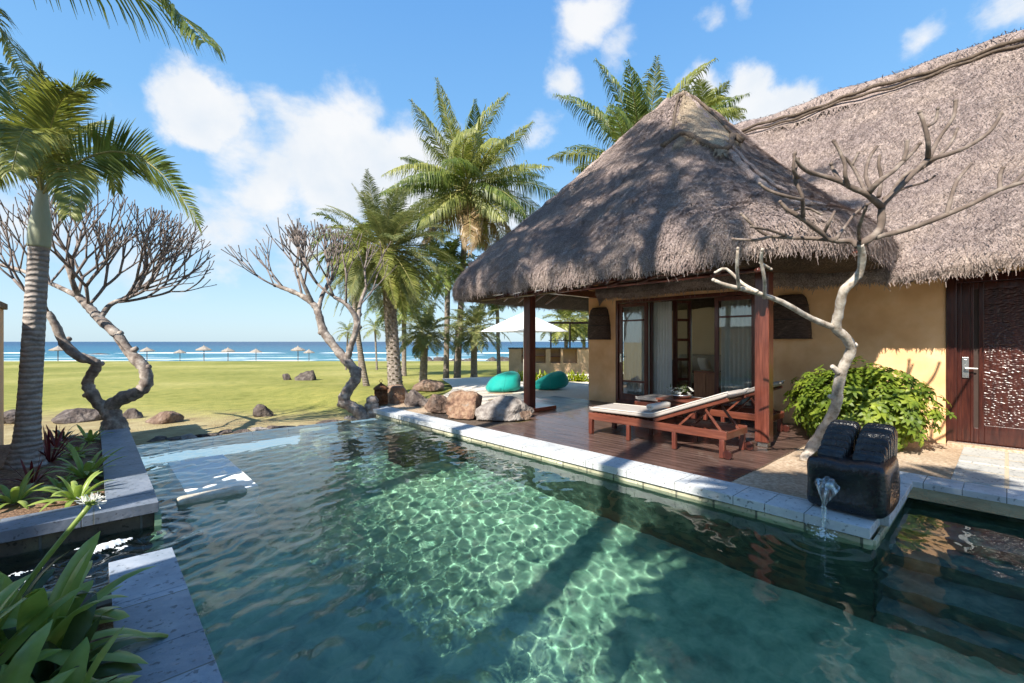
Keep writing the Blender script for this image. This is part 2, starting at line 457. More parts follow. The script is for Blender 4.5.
# pool --------------------------------------------------------------
PX0, PX1, PY0, PY1 = .45, 4.6, -6.0, 9.15     # main basin
def stone_tile(name, stops, tile=(.3, .6), rough=.55, joint=(.12, .13, .12), bump=.4, jw=.012, pits=True, off=.5, spec=.35, rot=0, vary=.18):
    m, nt, b, out = newmat(name); L = nt.links.new
    co = coords(nt, rot=(0, 0, rot))
    br = N(nt, 'ShaderNodeTexBrick'); br.offset = off
    br.inputs['Scale'].default_value = 1; br.inputs['Brick Width'].default_value = tile[1]; br.inputs['Row Height'].default_value = tile[0]
    br.inputs['Mortar Size'].default_value = jw; br.inputs['Mortar Smooth'].default_value = .3
    br.inputs['Color1'].default_value = (1 - vary,) * 3 + (1,); br.inputs['Color2'].default_value = (1 + vary,) * 3 + (1,); br.inputs['Mortar'].default_value = (.5, .5, .5, 1)
    L(co, br.inputs['Vector'])
    n1 = N(nt, 'ShaderNodeTexNoise', i_Scale=3.2, i_Detail=8, i_Roughness=.65); L(co, n1.inputs['Vector'])
    r = ramp(nt, stops); L(n1.outputs[0], r.inputs[0])
    c = mixc(nt, r.outputs[0], br.outputs['Color'], mode='MULTIPLY', f=1)
    c = mixc(nt, c, joint, fac=br.outputs['Fac'])
    if pits:
        v = N(nt, 'ShaderNodeTexNoise', i_Scale=26, i_Detail=3); L(co, v.inputs['Vector'])
        pr = ramp(nt, [(.60, (1, 1, 1)), (.68, (.45, .45, .45))]); L(v.outputs[0], pr.inputs[0])
        c = mixc(nt, c, pr.outputs[0], mode='MULTIPLY', f=1)
    L(c, b.inputs['Base Color']); b.inputs['Roughness'].default_value = rough; b.inputs['Specular IOR Level'].default_value = spec
    n3 = N(nt, 'ShaderNodeTexNoise', i_Scale=18, i_Detail=6); L(co, n3.inputs['Vector'])
    mm = N(nt, 'ShaderNodeMath', operation='SUBTRACT'); L(n3.outputs[0], mm.inputs[0]); L(br.outputs['Fac'], mm.inputs[1])
    bp = N(nt, 'ShaderNodeBump', i_Strength=bump, i_Distance=.012); L(mm.outputs[0], bp.inputs['Height']); L(bp.outputs[0], b.inputs['Normal'])
    return m
M['coping'] = stone_tile('grey_basalt_coping', [(.3, (.40, .42, .43)), (.55, (.54, .56, .57)), (.75, (.66, .66, .65))], (.6, .9), .7, jw=.004, vary=.07)
M['coping_dark'] = stone_tile('dark_wet_basalt', [(.3, (.17, .21, .26)), (.55, (.26, .30, .36)), (.75, (.36, .39, .44))], (.9, .55), .5, jw=.006, off=0)
M['basin'] = surf('green_stone_pool_lining', [(.28, (.12, .22, .15)), (.45, (.23, .37, .25)), (.6, (.34, .48, .32)), (.75, (.46, .56, .38))], scale=5.5, rough=.6, bump=.3, bscale=14, bdist=.01, stops2=[(.3, (.72, .8, .8)), (.7, (1.1, 1.1, 1.05))], scale2=.9, f2=1)
M['pale_basin'] = stone_tile('pale_stone_pool_wall', [(.3, (.30, .29, .20)), (.5, (.46, .44, .31)), (.75, (.60, .57, .43))], (.4, .6), .7, joint=(.16, .16, .12), bump=.4)
DEEP = -1.5
mb = MB()   # basin shell: floor + walls + benches
x0, x1, y0, y1 = PX0, PX1, PY0, PY1
mb.bb(x0 - .3, x1, y0, y1, DEEP - .2, DEEP)                                 # floor
mb.bb(x0 - .33, x0, y0, 4.41, DEEP, -.125)                                   # left wall, below the weir slab
mb.bb(x0 - .33, x0, 4.41, 5.14, DEEP, -.95)                                  # low gap where the water runs left
mb.bb(x0 - .05, x0, 5.14, y1, DEEP, -.05)
                                     # long underwater bench beside the deck
struct(mb, 'pool_basin', M['basin'])
mb = MB()
mb.bb(x0, x1 + 1.9, y0 - .2, y0, DEEP, -.02)
mb.bb(x1, x1 + .02, .73, y1, -.24, -.10)                                 # pale wall face under the coping
mb.bb(x1 + .02, 6.5, .71, .73, -.24, -.10)
mb.bb(6.5, 6.52, y0, .71, -.24, -.10)
mb.bb(2.9, x1, 7.6, y1, DEEP, -.34)                                      # submerged pale shelf at the far corner
struct(mb, 'pool_side_walls', M['pale_basin'])
mb = MB(); mb.bb(x1 - .004, x1 + .018, .728, y1, DEEP - .1, -.243); mb.bb(x1 + .018, 6.5, .708, .728, DEEP - .1, -.243); mb.bb(6.503, 6.518, y0, .712, DEEP, -.24)
struct(mb, 'pool_deep_wall', surf('shade_dark_pool_lining', [(.3, (.035, .06, .045)), (.5, (.07, .11, .08)), (.7, (.14, .19, .13))], scale=6, rough=.7, bump=.3))  # green lining below the pale band, coloured dark to stand in for shade
mb = MB()   # recess with steps at the right
for k in range(4):
    mb.bb(6.5 - .42 * (k + 1), 6.5 - .42 * k, y0, .71, DEEP, -.30 - .26 * k)
mb.bb(4.6, 4.82, y0, .71, DEEP, -1.3)
struct(mb, 'pool_steps', surf('dark_step_stone', [(.3, (.07, .11, .10)), (.5, (.13, .19, .16)), (.7, (.24, .30, .24))], scale=6, rough=.6, bump=.3))
mb = MB()
mb.bb(x0 - .05, 3.9, y1, y1 + .16, -.9, -.147)                             # infinity edge weir, just under the water film
mb.bb(x0 - .05, 3.9, y1 + .16, y1 + .4, -.9, -.36)
struct(mb, 'pool_infinity_edge', M['pale_basin'])

# coping slabs: individual stones in each course, one object per run
def course(name, x0, x1, y0, y1, z0, z1, n, along, mat, gap=.0022, seed=1, lip=0):
    rr = random.Random(seed); mb = MB(); cuts = [0]
    for k in range(n): cuts.append(cuts[-1] + rr.uniform(.85, 1.15))
    t = cuts[-1]
    for a, b in zip(cuts, cuts[1:]):
        a /= t; b /= t; dz = rr.uniform(-.0012, .0012)
        if along == 'y': mb.bb(x0, x1, y0 + (y1 - y0) * a + gap, y0 + (y1 - y0) * b - gap, z0, z1 + dz)
        else: mb.bb(x0 + (x1 - x0) * a + gap, x0 + (x1 - x0) * b - gap, y0, y1, z0, z1 + dz)
    return struct(mb, name, mat, bevel=.003)
course('pool_coping', 4.57, 5.0, .74, 9.75, -.085, .0, 13, 'y', M['coping'], seed=2)
course('pool_coping', 4.5, 6.86, .70, 1.12, -.088, .003, 3, 'x', M['coping'], seed=5) if False else None
course('pool_coping', 5.0, 6.5, .68, 1.02, -.085, .003, 2, 'x', M['coping'], seed=6)
course('pool_coping', 6.47, 6.86, -6.0, 1.02, -.085, .0, 9, 'y', M['coping'], seed=7)
mb = MB(); mb.bb(4.62, 5.0, .76, 9.75, -.6, -.085); mb.bb(5, 6.5, .735, 1.0, -.6, -.085); mb.bb(6.525, 6.84, -6, 1.0, -.6, -.085)
struct(mb, 'coping_footing', M['pale_basin'])
# planter kerb, left
M['kerb'] = stone_tile('shade_darkened_kerb_stone', [(.3, (.10, .125, .155)), (.55, (.165, .19, .235)), (.75, (.25, .28, .32))], (.9, .55), .5, jw=.006, off=0)  # kerb stone coloured darker and bluer to stand in for shade on it
course('planter_kerb', .08, .43, 5.5, 9.85, -.02, .07, 3, 'y', M['kerb'], seed=3)
course('planter_kerb', -2.2, .43, 5.12, 5.49, -.02, .07, 5, 'x', M['kerb'], seed=4)
M['planter_wall'] = stone_tile('mossy_dark_planter_block', [(.3, (.055, .05, .04)), (.55, (.10, .09, .07)), (.75, (.17, .17, .10))], (.5, .62), .85, bump=.8, jw=.01)
mb = MB(); mb.bb(-2.2, .40, 5.16, 5.45, -.9, -.02); mb.bb(.11, .40, 5.45, 9.8, -.9, -.02)
struct(mb, 'planter_wall', M['planter_wall'])
# weir slab, bottom left (just proud of the water)
course('weir_slab', .08, .452, -2.0, 4.42, -.30, -.105, 9, 'y', M['coping_dark'], seed=9)
mb = MB(); mb.bb(-3.5, .1, 3.75, 5.16, -.9, -.55)                          # side channel bed
mb.bb(-3.5, .08, 3.55, 3.75, -.9, -.03)
struct(mb, 'side_channel', M['planter_wall'])

# soil ---------------------------------------------------------------
M['soil'] = surf('gravelly_brown_soil', [(.3, (.10, .06, .04)), (.5, (.22, .14, .09)), (.65, (.34, .24, .17)), (.8, (.5, .4, .3))], scale=34, rough=.95, bump=.9, bscale=50, bdist=.02,
                 stops2=[(.35, (.7, .62, .55)), (.65, (1.05, 1, 1))], scale2=2, f2=.8)
def bumpy(x0, x1, y0, y1, z, amp, st=.12, seed=1):
    nx = max(2, int((x1 - x0) / st)); ny = max(2, int((y1 - y0) / st))
    X, Y = np.meshgrid(np.linspace(x0, x1, nx), np.linspace(y0, y1, ny))
    P = np.stack([X, Y, np.zeros_like(X)], -1); P[..., 2] = z + amp * fbm(P, seed, 4, 2.5)
    return P
struct(MB().grid(bumpy(-2.2, .09, 5.46, 9.9, .0, .03)), 'planter_soil', M['soil'], smooth=True)
struct(MB().grid(bumpy(-3.5, .08, -2, 3.6, -.06, .03, seed=2)), 'garden_bed_soil', M['soil'], smooth=True)

# water ---------------------------------------------------------------
def water_mat():
    m, nt, b, out = newmat('pool_water'); L = nt.links.new
    b.inputs['Base Color'].default_value = (.70, .935, .96, 1)
    b.inputs['Roughness'].default_value = 0.0
    b.inputs['IOR'].default_value = 1.333
    b.inputs['Transmission Weight'].default_value = 1.0
    return m
def waveheight(X, Y):
    rs = np.random.RandomState(21); Z = np.zeros_like(X)
    # broad wind ripples run mostly along one heading, finer chop all ways
    for lam, amp, spread, n in ((.9, .0011, .5, 5), (.36, .0012, .9, 8), (.19, .0010, 1.5, 14), (.125, .0005, 2.4, 16), (.085, .0002, 3.1, 14)):
        for _ in range(n):
            th = 1.15 + rs.uniform(-spread, spread); l = lam * rs.uniform(.75, 1.3); k = 2 * math.pi / l
            Z += amp / math.sqrt(n / 2) * np.sin(k * (X * math.cos(th) + Y * math.sin(th)) + rs.uniform(0, 6.28))
    # livelier toward the far left, calmer in the near middle
    P = np.stack([X, Y, 0 * X], -1)
    amp = .62 + .35 * np.clip((Y - 3.5) / 4, 0, 1) + .8 * np.clip((2.2 - X) / 1.5, 0, 1) + .3 * fbm(P, 8, 2, .8)
    Z *= np.clip(amp, .4, 1.8)
    for (cx, cy, a, lam) in ((4.42, 1.02, .007, .16), (-.05, 4.75, .012, .21), (.35, 4.9, .012, .17)):
        r = np.hypot(X - cx, Y - cy)
        Z += a * np.sin(2 * math.pi * r / lam) * np.exp(-r / .45) / (1 + r)
    return Z
def water_patch(x0, x1, y0, y1, st, flatten=None):
    nx = int((x1 - x0) / st) + 1; ny = int((y1 - y0) / st) + 1
    X, Y = np.meshgrid(np.linspace(x0, x1, nx), np.linspace(y0, y1, ny))
    Z = WATER_Z + waveheight(X, Y)
    return np.stack([X, Y, Z], -1)
mb = MB()
P = water_patch(-3.4, 6.5, -6, 9.31, .021)
ny, nx = P.shape[:2]
X, Y = P[..., 0], P[..., 1]
inside = ((X >= .40) & (X <= 4.62)) | ((X > 4.5) & (Y < .76)) | ((X <= .45) & (Y > 3.7) & (Y < 5.2)) 
inside &= ~((X > 4.62) & (Y > .76)) & ~((X > 3.9) & (Y > 9.17))
idx = -np.ones((ny, nx), int); cnt = 0
cell = inside[:-1, :-1] & inside[1:, :-1] & inside[:-1, 1:] & inside[1:, 1:]
use = np.zeros_like(inside)
for a, b_ in ((slice(0, -1), slice(0, -1)), (slice(1, None), slice(0, -1)), (slice(0, -1), slice(1, None)), (slice(1, None), slice(1, None))): use[a, b_] |= cell
idx[use] = np.arange(use.sum())
mb.v = [tuple(r) for r in P[use].tolist()]
ii, jj = np.nonzero(cell)
mb.f = [tuple(t) for t in np.stack([idx[ii, jj], idx[ii, jj + 1], idx[ii + 1, jj + 1], idx[ii + 1, jj]], -1).tolist()]
water = struct(mb, 'pool_water', water_mat(), smooth=True)
water.cycles.is_caustics_caster = True
for o in COL.objects:
    if o.name.startswith(('pool_basin', 'pool_side', 'pool_steps', 'pool_deep')): o.cycles.is_caustics_receiver = True
# ================================================================== the villa
def thatch_mat(name, lo, mid, hi, sc=1.0):
    m, nt, b, out = newmat(name); L = nt.links.new
    co = coords(nt)
    n0 = N(nt, 'ShaderNodeTexNoise', i_Scale=46 * sc, i_Detail=5, i_Roughness=.75); L(co, n0.inputs['Vector'])
    n1 = N(nt, 'ShaderNodeTexNoise', i_Scale=1.3, i_Detail=6, i_Roughness=.6); L(co, n1.inputs['Vector'])
    n2 = N(nt, 'ShaderNodeTexNoise', i_Scale=7, i_Detail=5, i_Roughness=.7); L(co, n2.inputs['Vector'])
    r = ramp(nt, [(.32, lo), (.5, mid), (.68, hi)]); L(n0.outputs[0], r.inputs[0])
    r2 = ramp(nt, [(.3, (.74, .72, .74)), (.5, (.95, .93, .92)), (.7, (1.15, 1.12, 1.05))]); L(n1.outputs[0], r2.inputs[0])
    c = mixc(nt, r.outputs[0], r2.outputs[0], mode='MULTIPLY', f=1)
    r3 = ramp(nt, [(.32, (.65, .63, .63)), (.6, (1.1, 1.1, 1.1))]); L(n2.outputs[0], r3.inputs[0])
    c = mixc(nt, c, r3.outputs[0], mode='MULTIPLY', f=.8)
    L(c, b.inputs['Base Color']); b.inputs['Roughness'].default_value = .92; b.inputs['Specular IOR Level'].default_value = .15
    bp = N(nt, 'ShaderNodeBump', i_Strength=1, i_Distance=.05); L(n0.outputs[0], bp.inputs['Height']); L(bp.outputs[0], b.inputs['Normal'])
    return m
M['thatch'] = thatch_mat('weathered_thatch', (.14, .11, .10), (.43, .345, .315), (.72, .61, .55))
M['thatch_pale'] = thatch_mat('pale_thatch', (.16, .12, .085), (.40, .32, .23), (.62, .52, .38), .7)
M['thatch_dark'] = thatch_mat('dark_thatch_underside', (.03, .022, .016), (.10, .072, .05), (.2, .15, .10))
M['rope'] = surf('dark_thatch_rope', [(.3, (.05, .035, .025)), (.7, (.16, .12, .09))], scale=30, rough=.9)
M['stucco'] = surf('ochre_stucco', [(.25, (.73, .41, .20)), (.5, (.80, .48, .25)), (.75, (.85, .55, .32))], scale=2.4, rough=.9, bump=.35, bscale=60, bdist=.006,
                   stops2=[(.3, (.80, .74, .68)), (.55, (1, 1, 1)), (.7, (1.05, 1.05, 1.05))], scale2=1.4, f2=1, spec=.15)
M['stucco_in'] = surf('pale_interior_plaster', [(.3, (.74, .60, .40)), (.7, (.80, .67, .46))], scale=2, rough=.9, bump=.1, spec=.1)
M['white_plaster'] = surf('white_ceiling', [(.3, (.7, .68, .62)), (.7, (.78, .76, .7))], scale=2, rough=.9, bump=0)
def wood(name, a, b_, c_, rough=.3, coat=.25, stretch=(14, 1.2, 14), rnd=0.0, bump=.25):
    return surf(name, [(.3, a), (.52, b_), (.75, c_)], scale=2.2, rough=rough, bump=bump, bscale=5, bdist=.003, stretch=stretch, spec=.45, coat=coat, rnd=rnd,
                stops2=[(.3, (.7, .66, .66)), (.7, (1.1, 1.1, 1.1))], scale2=.6, f2=.8)
M['wood'] = wood('red_brown_hardwood', (.085, .024, .014), (.15, .045, .026), (.22, .075, .042), stretch=(14, 1.2, 14))
M['wood_v'] = wood('red_brown_hardwood_upright', (.07, .018, .012), (.12, .034, .022), (.19, .058, .036), stretch=(14, 14, 1.2))
M['wood_dark'] = wood('dark_mahogany', (.022, .006, .005), (.05, .013, .009), (.085, .024, .014), stretch=(14, 14, 1.5), rough=.28)
M['wood_orange'] = wood('orange_brown_cabinet', (.2, .07, .025), (.30, .115, .045), (.38, .16, .065), stretch=(14, 14, 1.5))  # lighter orange-brown wood of the cabinet
M['steel'] = surf('brushed_steel', [(.3, (.55, .55, .54)), (.7, (.7, .7, .68))], scale=8, rough=.32, bump=.05, metallic=1)
M['black'] = surf('black_iron', [(.3, (.012, .012, .012)), (.7, (.03, .028, .025))], scale=8, rough=.6, bump=.1)
def glass_mat():
    m, nt, b, out = newmat('window_glass'); L = nt.links.new
    t = N(nt, 'ShaderNodeBsdfTransparent'); t.inputs[0].default_value = (.93, .95, .94, 1)
    g = N(nt, 'ShaderNodeBsdfGlossy', i_Roughness=.01); fr = N(nt, 'ShaderNodeFresnel', i_IOR=1.6)
    bo = N(nt, 'ShaderNodeMath', operation='MULTIPLY_ADD'); bo.inputs[1].default_value = 1.6; bo.inputs[2].default_value = .03
    L(fr.outputs[0], bo.inputs[0])
    mx = N(nt, 'ShaderNodeMixShader'); L(bo.outputs[0], mx.inputs[0]); L(t.outputs[0], mx.inputs[1]); L(g.outputs[0], mx.inputs[2]); L(mx.outputs[0], out.inputs['Surface'])
    return m
M['glass'] = glass_mat()

V = empty('thatched_villa', (9.4, 3, 0), 'ochre villa with tall conical grey thatched roof and red wood posts beside the pool', 'villa')

def tufts(P, n, rs, ln=(.10, .26), wd=(.006, .014), lift=.35, edge=None):
    """thin straws lying down-slope over a surface grid P[i(down), j(across)]"""
    a, b = P.shape[:2]
    # area-weighted cells
    d1 = P[1:, :-1] - P[:-1, :-1]; d2 = P[:-1, 1:] - P[:-1, :-1]
    nn = np.cross(d1, d2); A = np.linalg.norm(nn, axis=-1); w = A.ravel() / A.sum()
    c = rs.choice(len(w), n, p=w); i = c // (b - 1); j = c % (b - 1)
    u = rs.rand(n)[:, None]; v = rs.rand(n)[:, None]
    p = P[i, j] * (1 - u) * (1 - v) + P[i + 1, j] * u * (1 - v) + P[i, j + 1] * (1 - u) * v + P[i + 1, j + 1] * u * v
    dn = d1[i, j]; dn = dn / np.maximum(np.linalg.norm(dn, axis=1), 1e-6)[:, None]
    no = nn[i, j]; no = no / np.maximum(np.linalg.norm(no, axis=1), 1e-6)[:, None]
    sd_ = np.cross(dn, no)
    L_ = rs.uniform(*ln, n)[:, None]; Wd = rs.uniform(*wd, n)[:, None]
    dirv = dn + sd_ * rs.normal(0, .42, n)[:, None] + no * (np.abs(rs.normal(0, lift, n))[:, None])
    dirv /= np.linalg.norm(dirv, axis=1)[:, None]
    wv = np.cross(dirv, no); wv /= np.maximum(np.linalg.norm(wv, axis=1), 1e-6)[:, None]
    p = p + no * .004
    e = p + dirv * L_
    return np.stack([p - wv * Wd, p + wv * Wd, e + wv * Wd * .4, e - wv * Wd * .4], 1)

# --- front roof: a rounded pyramid over the porch room
PK = np.array([9.6, 4.9])
def hut_point(th, t, z):
    c, s = math.cos(th), math.sin(th)
    ax = 3.62
    ay = 4.32 if s > 0 else 3.85
    p = 8.0
    if s < 0 and c < 0: p = 4.2
    dth = (math.degrees(th) - 229) / 24; z = z - .34 * math.exp(-dth * dth) * math.sin(math.pi * min(1, max(0, t)) ** 1.3) + .13 * math.exp(-dth * dth) * min(1, max(0, (t - .82) / .15))
    q = (abs(c) ** p + abs(s) ** p) ** (-1 / p)
    return (PK[0] + c * q * ax * t, PK[1] + s * q * ay * t, z)
PROF = [(0.0, 7.0), (.03, 6.97), (.06, 6.83), (.09, 6.69), (.16, 6.44), (.28, 5.90), (.40, 5.38), (.52, 4.86), (.64, 4.37), (.75, 3.94), (.84, 3.60), (.91, 3.31), (.96, 3.06), (.99, 2.88), (1.003, 2.74), (1.004, 2.60), (.996, 2.50)]
def dens(pr, k):
    out = []
    for a, b in zip(pr, pr[1:]):
        for q in range(k): f = q / k; out.append((a[0] * (1 - f) + b[0] * f, a[1] * (1 - f) + b[1] * f))
    out.append(pr[-1]); return out
PR = dens(PROF, 4)
NT = 260
th = np.linspace(0, 2 * math.pi, NT + 1)
G = np.array([[hut_point(a, t, z) for a in th] for (t, z) in PR])
nz_ = fbm(G, 4, 5, 1.6) * .075 + fbm(G, 9, 3, 9) * .022
nz_[:, -1] = nz_[:, 0]
cen = G - np.array([PK[0], PK[1], 1.0]); cen /= np.maximum(np.linalg.norm(cen, axis=-1), 1e-6)[..., None]
G = G + cen * (nz_ * np.clip(np.array([t for t, z in PR]) * 6, 0, 1)[:, None])[..., None]
# wavy lower lip
lip = fbm(G, 14, 4, 3) * .055
wl = np.clip((2.85 - np.array([z for t, z in PR])) / .35, 0, 1)
G[..., 2] += (lip * wl[:, None])
G[:, -1] = G[:, 0]
roof1 = MB().grid(G)
rs = np.random.RandomState(7)
roof1.quads(tufts(G, 120000, rs, ln=(.05, .15), wd=(.004, .010), lift=.22))
# ragged fringe along the eave
n = 9000; jj = rs.randint(0, NT, n); e = G[-1, jj] * 1.0; v = rs.rand(n)[:, None]; e = e * (1 - v) + G[-1, jj + 1] * v
up = rs.uniform(0, .16, n); outv = cen[-1, jj] * np.array([1, 1, 0])
e = e + outv * rs.uniform(-.10, .02, n)[:, None]; e[:, 2] += up * .9
ln = np.where(rs.rand(n) < .05, rs.uniform(.08, .18, n), rs.uniform(.03, .09, n))[:, None]
dirv = np.stack([rs.normal(0, .35, n), rs.normal(0, .35, n), -np.ones(n)], 1) + outv * .2
tang = np.stack([-outv[:, 1], outv[:, 0], np.zeros(n)], 1); wv = tang * rs.uniform(.004, .009, n)[:, None]
e2 = e + dirv * ln
roof1.quads(np.stack([e - wv, e + wv, e2 + wv * .3, e2 - wv * .3], 1))
r1 = roof1.build('thatched_roof', M['thatch'], V)
tag(r1, 'conical thatched roof over the porch')
# underside
UN = [(.996, 2.50), (.97, 2.47), (.93, 2.50), (.8, 2.72), (.6, 3.25), (.3, 4.0), (.02, 4.7)]
U = np.array([[hut_point(a, t, z) for a in th] for (t, z) in dens(UN, 3)])
U[..., 2] += fbm(U, 6, 3, 5) * .035
U[0] = G[-1]
un = MB().grid(U[:, ::1]); un.quads(tufts(U[:, ::-1], 9000, rs, lift=.5))
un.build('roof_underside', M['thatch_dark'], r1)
# hip rolls (bound thatch along the four hips) and the rope line beside them
def surf_pt(thx, t, off=.03):
    zs = np.interp(t, [a for a, b in PROF[:12]], [b for a, b in PROF[:12]])
    p = Vector(hut_point(thx, t, zs)); c = (p - Vector((PK[0], PK[1], 1.0))).normalized()
    return p + c * off
mb = MB()
for thx, tm in ((R(134.5), .93), (R(229), .90), (R(45), .9), (R(-48), .9)):
    for sd_, rr in ((0.0, .075), (.045, .03)):
        pts = []; rad = []
        for k in range(40):
            t = .05 + (tm - .05) * k / 39
            pts.append(surf_pt(thx + sd_ * (1 if thx > R(180) else -1) * (1.2 if t > .1 else 1), t, -.005 if rr > .05 else .05) + Vector((0, 0, .012 * math.sin(k * 1.7))))
            rad.append(rr * (1 + .15 * math.sin(k * 2.3)))
        mb.tube(pts, rad, 8, jit=.15)
mb.build('hip_roll', M['thatch'], r1, smooth=True)
# cap: pale patch of newer thatch below the peak with its cloth-like rolled edge
mb = MB(); Pc = []
for i in range(26):
    t = .045 + i / 25 * .37; row = []
    half = .16 + .45 * min(1, (i / 25) * 1.5) * (1 - .35 * max(0, (i - 17) / 8))
    for j in range(26):
        u = j / 25 * 2 - 1
        row.append(surf_pt(R(221) + half * u * .8, t * (1 + .10 * math.sin(u * 5 + 1) * (i / 25) + .05 * math.sin(u * 13)), .085 - .05 * abs(u) ** 3))
    Pc.append([tuple(r) for r in row])
Pc = np.array(Pc)[:, ::-1]; mb.grid(Pc); mb.quads(tufts(Pc, 9000, rs, lift=.25))
mb.build('ridge_cap', M['thatch_pale'], r1)
mb = MB()
edge = [surf_pt(R(221) + (k / 30 * 2 - 1) * .46, .415 * (1 + .10 * math.sin((k / 15 - 1) * 5 + 1)), .07) for k in range(31)]
mb.tube(edge, [.055 * (1 + .2 * math.sin(k * 2.1)) for k in range(31)], 8, jit=.2)
tipc = [surf_pt(R(221) + (k / 20 * 2 - 1) * .55, .075, .06) for k in range(21)]
mb.tube(tipc, .035, 7, jit=.2)
mb.tube([surf_pt(R(221) + .42 - .06 * (k / 15), .08 + .33 * k / 15, .07) for k in range(16)], .03, 7, jit=.2)
mb.tube([surf_pt(R(221) - .42 + .06 * (k / 15), .08 + .33 * k / 15, .07) for k in range(16)], .03, 7, jit=.2)
mb.build('cap_rope', M['rope'], r1, smooth=True)

# --- long rear roof, ridge along the pool axis
RX, RZ = 12.5, 7.06
P2 = [(RX, RZ), (12.3, 6.95), (11.2, 5.78), (10.2, 4.72), (9.4, 3.86), (8.85, 3.28), (8.5, 2.95), (8.32, 2.78), (8.23, 2.62), (8.22, 2.52), (8.28, 2.42)]
pr = dens(P2, 8); ysr = np.arange(-5.5, 6.2, .07)
G2 = np.array([[(x, y, z) for y in ysr] for (x, z) in pr])
n_ = fbm(G2, 24, 5, 1.5) * .09 + fbm(G2, 29, 3, 9) * .022
G2[..., 0] -= n_ * .7; G2[..., 2] += n_ * .7
wl = np.clip((2.75 - np.array([z for t, z in pr])) / .35, 0, 1)
G2[..., 2] += fbm(G2, 31, 4, 3) * .05 * wl[:, None]
mb = MB().grid(G2); mb.quads(tufts(G2[:, ::-1], 90000, rs, ln=(.04, .11), wd=(.003, .007), lift=.22))
n = 5000; jj = rs.randint(0, len(ysr) - 1, n); e = G2[-1, jj] + np.stack([rs.uniform(-.02, .1, n), rs.uniform(0, .07, n), rs.uniform(0, .14, n)], 1)
ln = np.where(rs.rand(n) < .05, rs.uniform(.08, .18, n), rs.uniform(.03, .08, n))[:, None]
e2 = e + np.stack([rs.normal(-.15, .3, n), rs.normal(0, .35, n), -np.ones(n)], 1) * ln
wv = np.stack([np.zeros(n), rs.uniform(.004, .009, n), np.zeros(n)], 1)
mb.quads(np.stack([e - wv, e + wv, e2 + wv * .3, e2 - wv * .3], 1))
B2 = [(RX, RZ), (13.6, 5.9), (15, 4.4), (16.6, 2.9), (16.8, 2.4), (16.6, 2.3)]
mb.grid(np.array([[(x, y, z) for y in (6.13, -5.5)] for x, z in B2]))
mb.add([(8.27, 6.13, 2.28), (8.2, 6.13, 2.5), (8.85, 6.13, 3.28), (RX, 6.13, RZ), (16.6, 6.13, 2.9), (16.6, 6.13, 2.3), (RX, 6.13, 6.3)], [(0, 1, 2, 3, 6), (3, 4, 5, 6)])
r2 = mb.build('thatched_roof', M['thatch'], V); tag(r2, 'long gabled thatched roof rising to the right')
mb = MB(); u2 = np.array([[(x, y, z) for y in ysr[::4]] for (x, z) in ((8.28, 2.42), (8.6, 2.48), (9.5, 3.05), (12.5, 5.9))]); u2[..., 2] += fbm(u2, 3, 3, 4) * .03
u2[0] = G2[-1][::4]
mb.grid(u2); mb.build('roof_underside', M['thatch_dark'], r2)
mb = MB(); rc = []
for k in range(15):
    a = math.pi * (k / 14); rc.append((RX - .42 * math.cos(a) * 1.0, RZ - .20 + .30 * math.sin(a)))
rc = [(RX - .62, RZ - .52)] + rc
yy = np.arange(-5.5, 6.2, .09); Gc = np.array([[(x, y, z) for y in yy] for x, z in rc]); q = fbm(Gc, 40, 4, 3) * .05; Gc[..., 2] += q; Gc[..., 0] -= q * .5
mb.grid(Gc[::-1]); mb.quads(tufts(Gc[::-1], 12000, rs, lift=.3)); mb.build('ridge_cap', M['thatch'], r2)
mb = MB()
for dx, dz, rr in ((-.50, -.33, .035), (-.60, -.46, .028)):
    mb.tube([(RX + dx - .03, y, RZ + dz + .05 + .03 * math.sin(y * 3 + dx * 9) + .015 * math.sin(y * 11)) for y in yy], rr, 6, jit=.2)
mb.build('ridge_rope', M['rope'], r2, smooth=True)
# valley roll where the two roofs meet
mb = MB()

# --- walls
WX = 9.4
mb = MB()
def wallx(x0, x1, y0, y1, z0, z1): mb.bb(x0, x1, y0, y1, z0, z1)
wallx(WX, WX + .25, 6.47, 7.3, -.1, 2.95)
wallx(WX, WX + .25, 3.2, 6.47, 2.5, 2.95)
wallx(WX, WX + .25, .62, 3.2, -.1, 2.95)
wallx(WX, WX + .25, -1.0, .62, 2.48, 2.95)
wallx(WX, WX + .25, -5.4, -1.0, -.1, 2.95)
wallx(WX + .25, 10.0, 7.05, 7.3, -.1, 2.95); wallx(12.9, 13.45, 7.05, 7.3, -.1, 2.95); wallx(10.0, 12.9, 7.05, 7.3, -.1, .6); wallx(10.0, 12.9, 7.05, 7.3, 2.5, 2.95)  # end wall opening, out of view, added to let skylight in
wallx(WX + .25, 13.45, -5.4, -5.15, -.1, 2.95)
wallx(13.302, 13.45, -5.15, 2.5, -.1, 2.95); wallx(13.302, 13.45, 5.0, 7.05, -.1, 2.95); wallx(13.302, 13.45, 2.5, 5.0, 2.6, 2.95)
wallx(WX + .25, 13.3, 2.2, 2.35, -.05, 2.95)      # room divider
mb.build('wall', M['stucco'], V)
mb = MB(); mb.bb(9.65, 13.3, 2.35, 7.05, .02, .05); mb.build('room_floor', surf('beige_room_floor', [(.3, (.36, .30, .22)), (.7, (.45, .38, .29))], scale=2, rough=.4, bump=.05), V)
mb = MB(); mb.bb(13.1, 13.3, 2.37, 2.5, .05, 2.9); mb.bb(13.1, 13.3, 5.0, 7.02, .05, 2.9); mb.bb(13.1, 13.3, 2.5, 5.0, 2.6, 2.9);
mb.bb(13.102, 13.3, 2.37, 7.02, -.1, .05); mb.build('interior_wall', M['stucco_in'], V)
